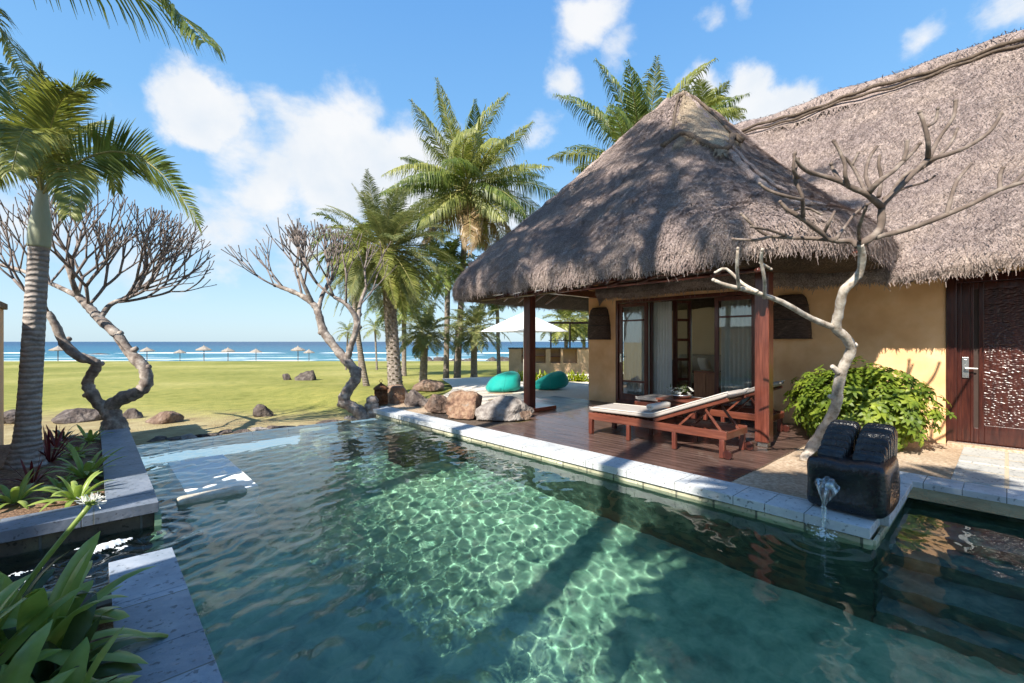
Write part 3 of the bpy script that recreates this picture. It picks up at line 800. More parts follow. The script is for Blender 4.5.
MB().bb(9.65, 13.1, 2.352, 2.37, .05, 2.9).build('interior_wall', M['stucco_in'], V)
MB().bb(9.65, 10.0, 7.03, 7.048, .05, 2.9).build('interior_wall', M['stucco_in'], V)
MB().bb(12.9, 13.1, 7.03, 7.048, .05, 2.9).build('interior_wall', M['stucco_in'], V)
mb = MB(); mb.bb(9.66, 13.3, 2.36, 7.04, 2.85, 2.9); mb.build('ceiling', M['white_plaster'], V)
# posts with steel feet, ring beam, rafters
for y in (2.35, 7.1):
    p = MB().bb(6.96, 7.15, y - .095, y + .095, .07, 2.62).build('post', M['wood_v'], V, bevel=.012)
    MB().bb(6.99, 7.12, y - .065, y + .065, .002, .07).build('post_foot', M['steel'], p, bevel=.004)
mb = MB().bb(6.97, 7.14, 1.2, 8.3, 2.60, 2.78); mb.build('ring_beam', M['wood'], V, bevel=.01)
MB().bb(7.14, 9.4, 7.02, 7.18, 2.60, 2.76).build('ring_beam', M['wood'], V, bevel=.01)
mb = MB()
for y in np.arange(2.2, 8.0, .58): mb.tube([(6.35, y, 2.42), (8.9, y, 3.30)], .035, 7)
mb.tube([(6.6, 2.2, 2.46), (6.6, 8.2, 2.46)], .03, 7); mb.tube([(7.9, 1.6, 2.9), (7.9, 8.2, 2.9)], .03, 7)
for x in np.arange(7.4, 9.4, .5): mb.tube([(x, 8.35, 2.5), (x, 7.4, 2.95)], .03, 7)
mb.build('rafters', M['wood_v'], V, smooth=True)
# plinth board by the far post
tag(MB().bb(6.55, 7.55, 6.75, 7.42, .002, .085).build('post_plinth', M['wood'], V, bevel=.01))

# --- glazed doors
def leaf(name, y0, y1, z0, z1, x, panes, parent, handle_y=None, mat='wood_v', fw=.085):
    f = MB()
    f.bb(x - .025, x + .025, y0, y0 + fw, z0, z1); f.bb(x - .025, x + .025, y1 - fw, y1, z0, z1)
    f.bb(x - .023, x + .023, y0 + fw, y1 - fw, z1 - fw, z1); f.bb(x - .023, x + .023, y0 + fw, y1 - fw, z0, z0 + .17)
    for pz in panes: f.bb(x - .018, x + .018, y0 + fw, y1 - fw, pz - .02, pz + .02)
    o = f.build(name, M[mat], parent, bevel=.005)
    MB().bb(x - .004, x + .004, y0 + fw, y1 - fw, z0 + .17, z1 - fw).build('glass', M['glass'], o)
    if handle_y is not None:
        h = MB(); h.bb(x - .034, x - .026, handle_y - .02, handle_y + .02, 1.0, 1.2); h.tube([(x - .03, handle_y, 1.13), (x - .075, handle_y, 1.13)], .008, 8); h.tube([(x - .075, handle_y, 1.13), (x - .075, handle_y - .11, 1.13)], .008, 8)
        h.build('handle', M['steel'], o, smooth=False)
    return o
fr = MB(); fr.bb(WX - .02, WX + .2, 6.40, 6.468, .06, 2.495); fr.bb(WX - .02, WX + .2, 3.203, 3.27, .06, 2.495); fr.bb(WX - .02, WX + .2, 3.27, 6.40, 2.42, 2.495); fr.bb(WX - .03, WX + .25, 3.27, 6.40, .02, .075)
fr.build('door_frame', M['wood_v'], V, bevel=.006)
tag(leaf('glazed_door', 5.62, 6.39, .08, 2.41, WX + .04, (.55, 2.0), V, handle_y=6.34), 'glazed door leaf at the left of the opening')
tag(leaf('glazed_door', 3.28, 4.08, .08, 2.41, WX + .04, (2.0,), V), 'glazed door leaf with white curtain behind, at the right of the opening')
MB().bb(WX + .09, WX + .14, 5.53, 5.61, .08, 2.41).build('dark_gap_strip', M['wood_dark'], V, bevel=.004)  # dark strip added to stand for the shaded gap beside the leaf
# a folded leaf standing open into the room, five panes
lf = MB(); 
a, b = Vector((WX + .55, 5.24, 0)), Vector((WX + .90, 5.02, 0))
for t0, t1 in ((0, .13), (.87, 1)):
    lf.bar(a.lerp(b, (t0 + t1) / 2) + Vector((0, 0, .1)), a.lerp(b, (t0 + t1) / 2) + Vector((0, 0, 2.45)), .09, .05)
for z in (.15, .62, 1.08, 1.54, 2.0, 2.42): lf.bar(a + Vector((0, 0, z)), b + Vector((0, 0, z)), .035, .06)
o = lf.build('folding_door', M['wood_v'], V); MB().bar(a + Vector((0, 0, 1.28)), b + Vector((0, 0, 1.28)), .008, 2.2).build('glass', M['glass'], o)

# --- entrance door on the right
MB().bb(WX - .03, WX + .2, .50, .615, 0, 2.47).bb(WX - .03, WX + .2, -1.0, -.9, 0, 2.47).bb(WX - .03, WX + .2, -.9, .5, 2.36, 2.47).bb(WX - .05, WX + .2, -.9, .5, -.02, .03).build('entrance_door_frame', M['wood_dark'], V, bevel=.008)
d = MB(); x = WX + .03
d.bb(x - .03, x + .03, .45, .50, .035, 2.355); d.bb(x - .022, x + .028, .36, .45, .035, 2.355); d.bb(x - .03, x + .03, .325, .36, .035, 2.355); d.bb(x - .03, x + .03, .22, .275, .035, 2.355)
d.bb(x - .029, x + .029, .275, .325, .035, .25); d.bb(x - .029, x + .029, .275, .325, 2.26, 2.355)
d.bb(x - .03, x + .03, -.9, .22, .035, .30); d.bb(x - .03, x + .03, -.9, .22, 2.26, 2.355)
ed = d.build('entrance_door', M['wood_dark'], V, bevel=.006)
MB().bb(x - .012, x + .012, .275, .325, .25, 2.26).build('light_strip', surf('grey_frosted_glass', [(.3, (.03, .018, .014)), (.7, (.05, .03, .024))], scale=3, rough=.6, bump=0), ed)
# hand-chiselled panel: scalloped relief
ny_, nz2_ = 200, 440
yy = np.linspace(-.9, .22, ny_); zz = np.linspace(.30, 2.26, nz2_); Y, Z = np.meshgrid(yy, zz)
rsn = np.random.RandomState(4); cy = rsn.rand(4200) * 1.12 - .9; cz = rsn.rand(4200) * 1.96 + .3
H = np.zeros_like(Y)
for q in range(4200):
    jj0 = np.searchsorted(yy, cy[q] - .06); jj1 = np.searchsorted(yy, cy[q] + .06); i0 = np.searchsorted(zz, cz[q] - .03); i1 = np.searchsorted(zz, cz[q] + .03)
    dd = ((Y[i0:i1, jj0:jj1] - cy[q]) / .024) ** 2 + ((Z[i0:i1, jj0:jj1] - cz[q]) / .011) ** 2
    H[i0:i1, jj0:jj1] = np.maximum(H[i0:i1, jj0:jj1], np.clip(1 - dd, 0, 1) ** .5)
MB().grid(np.stack([x - .012 - H * .006, Y, Z], -1)).build('carved_panel', M['wood_dark'], ed, smooth=True)
h = MB(); h.bb(x - .045, x - .031, .375, .445, .97, 1.27); h.bb(x - .05, x - .044, .395, .425, 1.16, 1.24); h.tube([(x - .04, .41, 1.11), (x - .10, .41, 1.11)], .011, 10); h.tube([(x - .10, .41, 1.11), (x - .10, .28, 1.11)], .011, 10)
h.build('handle', M['steel'], ed, bevel=.003)

# --- wall lamps (woven shades)
M['shade'] = surf('dark_woven_shade', [(.3, (.035, .02, .014)), (.55, (.08, .05, .038)), (.75, (.15, .10, .08))], scale=12, stretch=(1, 1, 4), rough=.75, bump=.9, bscale=30, bdist=.01)
def sconce(y, label):
    e = empty('wall_lamp', (WX, y, 1.55), label, 'wall lamp', 'woven lamps on the villa front wall')
    mb = MB(); n = 26
    prof = [(.33, 0), (.335, .1), (.32, .35), (.285, .6), (.25, .74), (.20, .80), (0.02, .81)]
    P = []
    for hw, z in prof:
        P.append([(WX - .002 - .20 * abs(math.sin(math.pi * k / n)) ** .7 * (hw / .33), y - hw * math.cos(math.pi * k / n), 1.55 + z) for k in range(n + 1)])
    mb.grid(P[::-1]); mb.build('lamp_shade', M['shade'], e, smooth=True)
    mb = MB()
    for hw, z in ((.335, .005), (.322, .35), (.287, .6)):
        mb.tube([(WX - .002 - .205 * abs(math.sin(math.pi * k / n)) ** .7 * (hw / .33), y - hw * 1.01 * math.cos(math.pi * k / n), 1.55 + z) for k in range(n + 1)], .009, 6)
    mb.build('lamp_rim', M['black'], e, smooth=True)
sconce(6.95, 'dark woven wall lamp left of the glazed doors, near the wall corner')
sconce(2.68, 'dark woven wall lamp right of the porch post, above the bush')

# --- curtains, sofa, chair, cabinet inside
M['curtain'] = surf('white_sheer_curtain', [(.3, (.74, .75, .74)), (.7, (.82, .83, .82))], scale=3, rough=.9, bump=0, trans=.4)
def curtain(x, y0, y1, z0, z1, label, folds=9, seed=0, parent=None):
    rr = random.Random(seed); n = folds * 12; P = []
    for z in np.linspace(z0, z1, 8):
        f = (z - z0) / (z1 - z0)
        P.append([(x + .045 * math.sin(k / n * folds * 2 * math.pi + .5 * math.sin(k * .07)) * (1.1 - .35 * f), y0 + (y1 - y0) * k / n, z) for k in range(n + 1)])
    o = MB().grid(P).build('curtain', M['curtain'], None, smooth=True, origin=(x, (y0 + y1) / 2, z0))
    md = o.modifiers.new('cloth', 'SOLIDIFY'); md.thickness = .003
    tag(o, label, 'curtain', 'white curtains in the villa room')
curtain(WX + .32, 5.18, 5.66, .06, 2.42, 'bunched white curtain hanging in the middle of the open doorway', 7, 1)
curtain(WX + .27, 5.62, 6.42, .06, 2.42, 'white curtain seen through the left glazed door leaf', 9, 2)
curtain(WX + .27, 3.25, 4.05, .06, 2.42, 'white curtain seen through the right glazed door leaf', 9, 3)
wf = MB(); wf.bb(13.12, 13.25, 2.5, 2.58, .05, 2.6); wf.bb(13.12, 13.25, 4.92, 5.0, .05, 2.6); wf.bb(13.12, 13.25, 2.58, 4.92, .05, .2); wf.bb(13.12, 13.25, 3.7, 3.78, .2, 2.6)
wf = wf.build('added_rear_window', M['wood_v'], V)  # unseen window, added to let sky light into the room
MB().bb(13.18, 13.19, 2.58, 4.92, .2, 2.6).build('pane', M['glass'], wf)
M['linen'] = surf('beige_linen', [(.3, (.42, .37, .30)), (.7, (.52, .47, .39))], scale=60, rough=.95, bump=.3, bscale=90, bdist=.003)
M['cushion_grey'] = surf('warm_grey_mattress_fabric', [(.3, (.34, .31, .285)), (.7, (.44, .405, .37))], scale=70, rough=.95, bump=.4, bscale=110, bdist=.004, stops2=[(.3, (.88, .86, .85)), (.7, (1.04, 1.04, 1.04))], scale2=4, f2=.8)
M['towel'] = surf('cream_towel', [(.3, (.62, .56, .49)), (.7, (.76, .71, .64))], scale=90, rough=1, bump=.6, bscale=120, bdist=.004)
def pillow(name, c, dims, mat, rz=0, tilt=(0, 0, 0), parent=None, seed=0, n=18, puff=1.0, **kw):
    """a sewn cushion: two bulging faces meeting at a seam"""
    X, Y, Z = dims; rr = random.Random(seed); P = []
    top = []; 
    E = Matrix.Translation(Vector(c)) @ Matrix.Rotation(rz, 4, 'Z') @ Matrix.Rotation(tilt[0], 4, 'X') @ Matrix.Rotation(tilt[1], 4, 'Y')
    mb = MB()
    for sgn in (1, -1):
        P = []
        for i in range(n + 1):
            row = []
            for j in range(n + 1):
                u, v = i / n * 2 - 1, j / n * 2 - 1
                h = ((1 - abs(u) ** 3.2) * (1 - abs(v) ** 3.2)) ** (.42 if puff > .5 else .3)
                pin = 1 - .05 * (abs(u * v) ** .7) * puff + .0
                e = .03 * math.sin(3 * u + seed) * math.cos(2.6 * v + seed)
                row.append(tuple(E @ Vector((u * X / 2 * (1 - .06 * puff * (1 - v * v) * abs(u) ** 6), v * Y / 2 * (1 - .06 * puff * (1 - u * u) * abs(v) ** 6), sgn * Z / 2 * h * (1 + e)))))
            P.append(row if sgn > 0 else row[::-1])
        mb.grid(P)
    o = mb.build(name, mat, parent, smooth=True, **kw)
    return o
sf = empty('sofa', (12.2, 5.7, .05), 'beige daybed sofa with wooden base seen inside the room', 'sofa')
MB().bb(11.7, 13.0, 4.9, 6.5, .1, .40).build('base', M['wood'], sf, bevel=.02)
MB().bb(11.68, 13.0, 4.92, 6.48, .40, .60).build('seat', M['linen'], sf, bevel=.05, seg=4)
MB().bb(12.75, 13.08, 4.92, 6.6, .58, 1.12).build('backrest', M['linen'], sf, bevel=.07, seg=4)
MB().bb(11.7, 12.9, 6.42, 6.66, .5, .85).build('armrest', M['linen'], sf, bevel=.07, seg=4)
tag(pillow('throw_pillow', (12.25, 5.55, .83), (.5, .5, .2), M['towel'], rz=.9, tilt=(R(68), 0, 0)), 'beige throw pillow leaning on the sofa inside', 'pillow')
cb = empty('cabinet', (9.98, 4.42, .05), 'orange brown wooden cabinet inside behind the right door leaf', 'cabinet')
MB().bb(9.76, 10.2, 4.12, 4.68, .05, .83).build('carcass', M['wood_orange'], cb, bevel=.006)
MB().bb(9.74, 10.22, 4.10, 4.70, .832, .855).build('top', M['wood'], cb, bevel=.004)
mb = MB(); mb.bb(9.744, 9.759, 4.14, 4.39, .1, .80); mb.bb(9.744, 9.759, 4.41, 4.66, .1, .80); mb.build('door', M['wood_orange'], cb, bevel=.003)
ch = empty('armchair', (10.5, 5.5, .05), 'taupe upholstered chair beside the bunched curtain', 'chair')
M['taupe'] = surf('taupe_weave', [(.3, (.22, .17, .13)), (.7, (.30, .24, .19))], scale=50, rough=.9, bump=.5, bscale=80, bdist=.004)
MB().bb(10.3, 10.42, 5.28, 5.70, .5, 1.05).build('backrest', M['taupe'], ch, bevel=.04, seg=3)
MB().bb(10.3, 10.85, 5.28, 5.70, .36, .5).build('seat', M['taupe'], ch, bevel=.04, seg=3)
for xx in (10.34, 10.8):
    for yy_ in (5.32, 5.66): MB().tube([(xx, yy_, .05), (xx, yy_, .37)], [.02, .025], 8).build('leg', M['wood_dark'], ch)

# --- deck and paving
M['deck'] = wood('wet_red_deck_board', (.05, .03, .024), (.095, .058, .046), (.165, .105, .088), rough=.34, coat=.22, stretch=(10, .9, 10), bump=.3)
rr = random.Random(4); mb = MB(); x = 5.02; 
while x < 9.36:
    w = .112
    ends = [2.0, 6.12 if x < 6.3 else 8.45]
    cuts = [ends[0]]; 
    while ends[1] - cuts[-1] > 2.6: cuts.append(cuts[-1] + rr.uniform(1.6, 2.5))
    cuts.append(ends[1])
    for a, b in zip(cuts, cuts[1:]): mb.bb(x, min(x + w, 9.385), a + .002, b - .002, -.035, -.004 + rr.uniform(-.0015, .0015))
    x += w + .008
struct(mb, 'wooden_deck', M['deck'], bevel=.003, seg=1)
mb = MB().bb(5.01, 9.38, 2.01, 8.44, -.5, -.06); struct(mb, 'deck_base', M['rope'])
M['grit'] = surf('sandy_gravel', [(.3, (.30, .22, .15)), (.5, (.46, .36, .26)), (.7, (.62, .52, .40))], scale=26, rough=.95, bump=.8, bscale=60, bdist=.01, stops2=[(.3, (.75, .68, .62)), (.7, (1.08, 1.06, 1.04))], scale2=1.6, f2=.9)
M['paver'] = stone_tile('grey_paver', [(.3, (.34, .34, .32)), (.7, (.46, .46, .44))], (.95, .95), .75, joint=(.5, .42, .3), jw=.02, off=0, bump=.2)
struct(MB().grid(bumpy(5.0, 9.4, .99, 2.0, -.03, .02, seed=6)), 'gravel_bed', M['grit'], smooth=True)
struct(MB().grid(bumpy(6.86, 9.45, -7, 1.0, -.035, .008, st=.2, seed=6)), 'gravel_path', M['grit'], smooth=True)
mb = MB(); rr = random.Random(8)
for (a, b, c, d_) in ((7.0, 8.02, -1.05, .42), (8.12, 9.3, -1.05, .42), (7.0, 8.02, -2.6, -1.15), (8.12, 9.3, -2.6, -1.15), (7.0, 8.02, -4.2, -2.7), (8.12, 9.3, -4.2, -2.7)):
    mb.bb(a, b, c, d_, -.1, -.012 + rr.uniform(-.003, .003))
struct(mb, 'paving', M['paver'], bevel=.008)
MB().bb(9.2, 9.39, -.98, .6, -.1, .02).build('doorstep', M['grit'], V, bevel=.01)
# pale sand terrace behind the boulders
M['pale_sand'] = surf('pale_coral_sand', [(.3, (.56, .50, .42)), (.7, (.74, .68, .60))], scale=20, rough=.95, bump=.5, bscale=40, bdist=.01, stops2=[(.3, (.85, .82, .8)), (.7, (1, 1, 1))], scale2=1, f2=.8)
P = []
for i in range(40):
    row = []
    for j in range(40):
        u, v = i / 39, j / 39
        a = Vector((5.7, 8.6)).lerp(Vector((10.6, 15.6)), u) ; b = Vector((9.6, 7.2)).lerp(Vector((21, 12.5)), u)
        p = a.lerp(b, v) + Vector((.2 * math.sin(v * 9 + u * 3), .25 * math.sin(u * 8 + v * 5)))
        row.append((p.x, p.y, max(zt(p.x, p.y), -.06) + .035 + .01 * math.sin(p.x * 3) * math.sin(p.y * 2.3)))
    P.append(row[::-1])
struct(MB().grid(P), 'sand_terrace', M['pale_sand'], smooth=True)
mb = MB().bb(5.0, 9.4, 8.4, 10.5, -.4, -.03); struct(mb, 'terrace_base', M['grit'])
# ================================================================== porch furniture
def lounger(x0, y_head, label, length=2.2, width=.70, back=True, towel=False):
    """foot at +Y, raised back at the low-Y end"""
    e = empty('sun_lounger', (x0, y_head, 0), label, 'sun lounger', 'mahogany sun loungers on the deck')
    x1 = x0 + width; yf = y_head + length; rz = .345
    f = MB()
    f.bb(x0, x0 + .045, y_head, yf, rz - .11, rz); f.bb(x1 - .045, x1, y_head, yf, rz - .11, rz)
    f.bb(x0 + .045, x1 - .045, yf - .045, yf, rz - .11, rz); f.bb(x0 + .045, x1 - .045, y_head, y_head + .045, rz - .11, rz - .02)
    f.bb(x0 + .045, x1 - .045, y_head + 1.02, y_head + 1.07, rz - .10, rz - .02)
    f.build('frame', M['wood'], e, bevel=.007)
    sl = MB(); y = y_head + 1.12
    while y < yf - .1: sl.bb(x0 + .046, x1 - .046, y, y + .06, rz - .018, rz + .004); y += .085
    sl.build('seat_slats', M['wood'], e, bevel=.004, seg=1)
    for yy in (y_head + .06, y_head + .72, y_head + 1.46, yf - .04):
        for xx in (x0 + .028, x1 - .028):
            w = .034 if yy in (y_head + .06, yf - .04) else .028
            MB().bb(xx - w, xx + w, yy - w, yy + w, .002, rz - .108).build('leg', M['wood_v'], e, bevel=.006)
    for xx in (x0 - .012, x1 + .012):
        w = MB(); w.tube([(xx - .018, y_head - .02, .06), (xx + .018, y_head - .02, .06)], .058, 20); w.build('wheel', M['wood_dark'], e, bevel=.005)
    # back frame hinged at y_head+1.05
    H = Vector((0, y_head + 1.06, rz + .005)); ang = R(21); Lb = 1.13
    T = H + Vector((0, -math.cos(ang) * Lb, math.sin(ang) * Lb))
    bf = MB()
    for xx in (x0 + .07, x1 - .07): bf.bar((xx, H.y, H.z), (xx, T.y, T.z), .04, .045)
    k = 0.04
    while k < 1:
        p = H.lerp(T, k); bf.bar((x0 + .09, p.y, p.z), (x1 - .09, p.y, p.z), .06, .02); k += .09
    bf.build('backrest_frame', M['wood'], e, bevel=.004)
    m = H.lerp(T, .62)
    for xx in (x0 + .10, x1 - .10):
        pr = MB()
        pr.bar((xx, m.y, m.z), (xx, m.y - .28 + .6, rz - .06), .028, .03)
        pr.bar((xx, m.y - .1, m.z - .02), (xx, m.y - .33, rz - .06), .028, .03)
        pr.build('prop', M['wood'], e, bevel=.003)

    # mattress: one padded sheet following the frame, piped edge, sewn panels
    th_ = .085; prof = []
    path = [Vector((0, T.y - .02, T.z + .03)), Vector((0, H.y, H.z + .025)), Vector((0, yf - .01, rz + .012))]
    pts = []
    for a, b, n in ((path[0], path[1], 26), (path[1], path[2], 30)):
        for q in range(n): pts.append(a.lerp(b, q / n))
    pts.append(path[2])
    for _ in range(5):
        pts = [pts[0]] + [(pts[i - 1] + pts[i] * 2 + pts[i + 1]) / 4 for i in range(1, len(pts) - 1)] + [pts[-1]]
    tot = len(pts) - 1; mb = MB(); nx = 22
    rows = []
    for i, p in enumerate(pts):
        t = (pts[min(i + 1, tot)] - pts[max(i - 1, 0)]).normalized(); nrm = Vector((1, 0, 0)).cross(t); 
        if nrm.z < 0: nrm = -nrm
        s_ = i / tot * 6 % 1; seam = 1 - .20 * math.exp(-((min(s_, 1 - s_)) / .06) ** 2)
        endf = min(1, (min(i, tot - i) + .35) / 1.6) ** .5
        row = []
        for j in range(nx * 2):
            a_ = 2 * math.pi * j / (nx * 2)
            ca, sa = math.cos(a_), math.sin(a_)
            ux = math.copysign(abs(ca) ** .32, ca); uz = math.copysign(abs(sa) ** .5, sa)
            hgt = th_ * (.5 + uz * .5 * (seam if uz > 0 else 1) * endf)
            row.append(tuple(Vector(((x0 + x1) / 2 + ux * (width / 2 - .015) * (.985 + .015 * endf), p.y, p.z)) + nrm * hgt))
        row.append(row[0]); rows.append(row)
    mb.grid(rows); mb.f.append(tuple(range(nx * 2))[::-1]); o_ = (len(rows) - 1) * (nx * 2 + 1); mb.f.append(tuple(o_ + j for j in range(nx * 2)))
    mt = mb.build('mattress', M['cushion_grey'], e, smooth=True)
    pp = MB()
    for sgn in (-1, 1):
        pp.tube([Vector(((x0 + x1) / 2 + sgn * (width / 2 - .012), p.y, p.z)) + Vector((0, 0, th_ * .86)) for p in pts], .006, 5)
    pp.build('piping', M['towel'], mt, smooth=True)
    st = MB()
    for q in (1, 2, 4, 5):
        p = pts[int(tot * q / 6)]
        st.tube([(x0 + .02, p.y, p.z + th_ * .93), (x1 - .02, p.y, p.z + th_ * .93)], .003, 4)
    return e
lounger(5.94, 2.42, 'red wood sun lounger with grey mattress nearest the pool, a rolled towel on it')
lounger(7.74, 2.50, 'red wood sun lounger with grey mattress behind the porch post, nearest the doors', length=2.4)

def towel_roll(c, label, L_=.52, r=.062, rz=0):
    mb = MB(); n = 22; P = []
    E = Matrix.Translation(Vector(c)) @ Matrix.Rotation(rz, 4, 'Z')
    prof = []
    turns = 3.2; N_ = 90
    for i in range(N_):
        a = i / N_ * turns * 2 * math.pi; rr = r * (.22 + .78 * i / N_) * (1 + .02 * math.sin(a * 3))
        prof.append((rr * math.cos(a), rr * math.sin(a) * .86))
    for k in range(12):
        u = k / 11; x = (u - .5) * L_
        P.append([tuple(E @ Vector((x + .006 * math.sin(i * .5), q[0], q[1] + r * .86))) for i, q in enumerate(prof)])
    o = MB().grid(P).build('towel', M['towel'], None, smooth=True, origin=c)
    sm = o.modifiers.new('cloth', 'SOLIDIFY'); sm.thickness = .008
    tag(o, label, 'towel')
towel_roll((6.30, 3.56, .475), 'rolled cream towel lying on the near sun lounger mattress')

# low table with flowers
t = empty('side_table', (7.36, 3.75, 0), 'low red wood table between the two sun loungers, holding white flowers', 'table')
MB().bb(7.10, 7.62, 3.38, 4.08, .50, .535).build('table_top', M['wood'], t, bevel=.006)
MB().bb(7.14, 7.58, 3.42, 4.04, .43, .50).build('apron', M['wood'], t, bevel=.004)
MB().bb(7.14, 7.58, 3.42, 4.04, .14, .16).build('shelf', M['wood'], t, bevel=.004)
for xx in (7.15, 7.57):
    for yy in (3.43, 4.03): MB().bb(xx - .028, xx + .028, yy - .028, yy + .028, .002, .499).build('leg', M['wood_v'], t, bevel=.004)
M['petal'] = surf('white_petals', [(.3, (.75, .74, .66)), (.7, (.85, .85, .8))], scale=10, rough=.6, bump=0, trans=.25)
M['stem'] = surf('flower_greenery', [(.3, (.05, .09, .02)), (.7, (.12, .18, .04))], scale=10, rough=.5, bump=0, trans=.2)
fv = empty('flower_arrangement', (7.36, 3.74, .535), 'white flowers in a shallow dish on the low table', 'flowers')
MB().lathe([(.06, 0), (.12, .012), (.165, .05), (.17, .07), (.155, .066), (.10, .03), (.02, .025)], (7.36, 3.74, .536), 28).build('dish', M['steel'], fv, smooth=True)
rr = random.Random(2); pm = MB(); lm = MB()
for k in range(34):
    a = rr.uniform(0, 6.28); r_ = rr.uniform(.02, .19); c = Vector((7.36 + r_ * math.cos(a) * .8, 3.74 + r_ * math.sin(a), .60 + rr.uniform(.0, .10) + .05 * (1 - r_ / .2)))
    if k % 3 == 2:
        for q in range(4):
            d = Vector((rr.uniform(-1, 1), rr.uniform(-1, 1), rr.uniform(-.1, .7))).normalized(); w = d.cross(Vector((0, 0, 1))).normalized() * .014
            lm.add([c, c + d * .05 + w, c + d * .11, c + d * .05 - w], [(0, 1, 2, 3)])
    else:
        up = Vector((math.cos(a) * r_ * 4, math.sin(a) * r_ * 4, 1)).normalized(); s1 = up.orthogonal().normalized(); s2 = up.cross(s1)
        for q in range(5):
            b = q / 5 * 6.28 + a; d = s1 * math.cos(b) + s2 * math.sin(b); w = up.cross(d) * .017
            pm.add([c, c + d * .022 + w + up * .006, c + d * .046 + up * .012, c + d * .022 - w + up * .006], [(0, 1, 2, 3)])
pm.build('petals', M['petal'], fv); lm.build('leaves', M['stem'], fv)

# ================================================================== fountain stone
M['basalt'] = surf('wet_black_carved_stone', [(.3, (.007, .007, .009)), (.6, (.016, .016, .019)), (.8, (.045, .043, .043))], scale=14, rough=.27, bump=.55, bscale=36, bdist=.014, spec=.55)
ft = empty('fountain_stone', (5.08, 1.0, 0), 'black carved stone fountain spouting water into the pool from the coping', 'fountain')
def rbox(x0, x1, y0, y1, z0, z1, p=5, n=40, m=22, warp=None, seed=3, amp=.016):
    """super-ellipsoid block"""
    P = []
    cx, cy, cz = (x0 + x1) / 2, (y0 + y1) / 2, (z0 + z1) / 2
    for i in range(m + 1):
        ph = -math.pi / 2 + math.pi * i / m; row = []
        for j in range(n + 1):
            a = 2 * math.pi * j / n
            f = lambda v, e: math.copysign(abs(v) ** e, v)
            e = 2 / p
            row.append((cx + (x1 - x0) / 2 * f(math.cos(ph), e) * f(math.cos(a), e), cy + (y1 - y0) / 2 * f(math.cos(ph), e) * f(math.sin(a), e), cz + (z1 - z0) / 2 * f(math.sin(ph), e)))
        P.append(row)
    P = np.array(P); P += (fbm(P, seed, 3, 9) * amp)[..., None] * np.array([1, 1, .6]); P[:, -1] = P[:, 0]
    return P
mb = MB()
P = rbox(4.77, 5.50, .66, 1.25, .005, .46, p=9, n=120, m=60)
# spout recess in the pool face
dy = (P[..., 1] - 1.03) / .12; dz = (P[..., 2] - .25) / .085; q = np.exp(-(dy ** 2 + dz ** 2) ** 1.5); P[..., 0] += np.where(P[..., 0] < 5.0, q * .16, 0)
dx = (P[..., 0] - 5.12) / .15; dz = (P[..., 2] - .20) / .11; q = np.exp(-(dx ** 2 + dz ** 2) ** 1.5); P[..., 1] += np.where(P[..., 1] < .95, q * .10, 0)
# crease between the two toes
cr_ = np.exp(-((P[..., 1] - .965) / .018) ** 2); P[..., 2] -= np.where(P[..., 2] > .3, cr_ * .03, 0); P[..., 0] += np.where(P[..., 0] < 4.9, cr_ * .012 * (P[..., 2] > .33), 0)
mb.grid(P); mb.build('basin_block', M['basalt'], ft, smooth=True)
def ribs(y0, y1, seed):
    mb = MB(); n = 9
    for k in range(n):
        u = k / (n - 1); x = 4.93 + .60 * u; top = .475 + .235 * math.sin(min(1, u * 1.12) * math.pi / 2) - (.03 if k == n - 1 else 0)
        w = (y1 - y0) / 2 * (.84 + .16 * math.sin(min(1, u * 1.3) * math.pi / 2)); c = (y0 + y1) / 2
        P = rbox(x, x + .058, c - w, c + w, .36, top, p=5.5, n=40, m=22, seed=seed * 10 + k, amp=.0025)
        P[..., 0] += (P[..., 2] - .36) * .25; mb.grid(P)
    mb.bb(4.95, 5.58, y0 + .03, y1 - .03, .36, .50)
    return mb
ribs(.70, .955, 1).build('ribbed_lobe', M['basalt'], ft, smooth=True)
ribs(.975, 1.22, 2).build('ribbed_lobe', M['basalt'], ft, smooth=True)
MB().tube([(4.80, 1.05, .25), (4.72, 1.05, .235)], .03, 14).build('spout', M['steel'], ft, smooth=True)
def clear_water():
    m, nt, b, out = newmat('falling_water'); L = nt.links.new
    t_ = N(nt, 'ShaderNodeBsdfTransparent'); t_.inputs[0].default_value = (.9, .95, .96, 1)
    g = N(nt, 'ShaderNodeBsdfGlossy', i_Roughness=.06); d = N(nt, 'ShaderNodeBsdfDiffuse'); d.inputs[0].default_value = (.8, .85, .88, 1)
    co = coords(nt, (30, 30, 5)); nz = N(nt, 'ShaderNodeTexNoise', i_Scale=1.4, i_Detail=4); L(co, nz.inputs[0])
    fr = N(nt, 'ShaderNodeMapRange'); fr.inputs[1].default_value = .42; fr.inputs[2].default_value = .68; fr.inputs[3].default_value = .12; fr.inputs[4].default_value = .75; L(nz.outputs[0], fr.inputs[0])
    a = N(nt, 'ShaderNodeMixShader'); a.inputs[0].default_value = .45; L(g.outputs[0], a.inputs[1]); L(d.outputs[0], a.inputs[2])
    mx = N(nt, 'ShaderNodeMixShader'); L(fr.outputs[0], mx.inputs[0]); L(t_.outputs[0], mx.inputs[1]); L(a.outputs[0], mx.inputs[2]); L(mx.outputs[0], out.inputs['Surface'])
    return m
M['fall'] = clear_water()
M['froth'] = surf('white_froth', [(.3, (.6, .66, .68)), (.6, (.82, .86, .88))], scale=30, rough=.5, bump=.6, bscale=60, bdist=.01)
fw = empty('water_spout', (4.6, 1.05, WATER_Z), 'clear water falling from the black stone fountain with white splash', 'water jet')
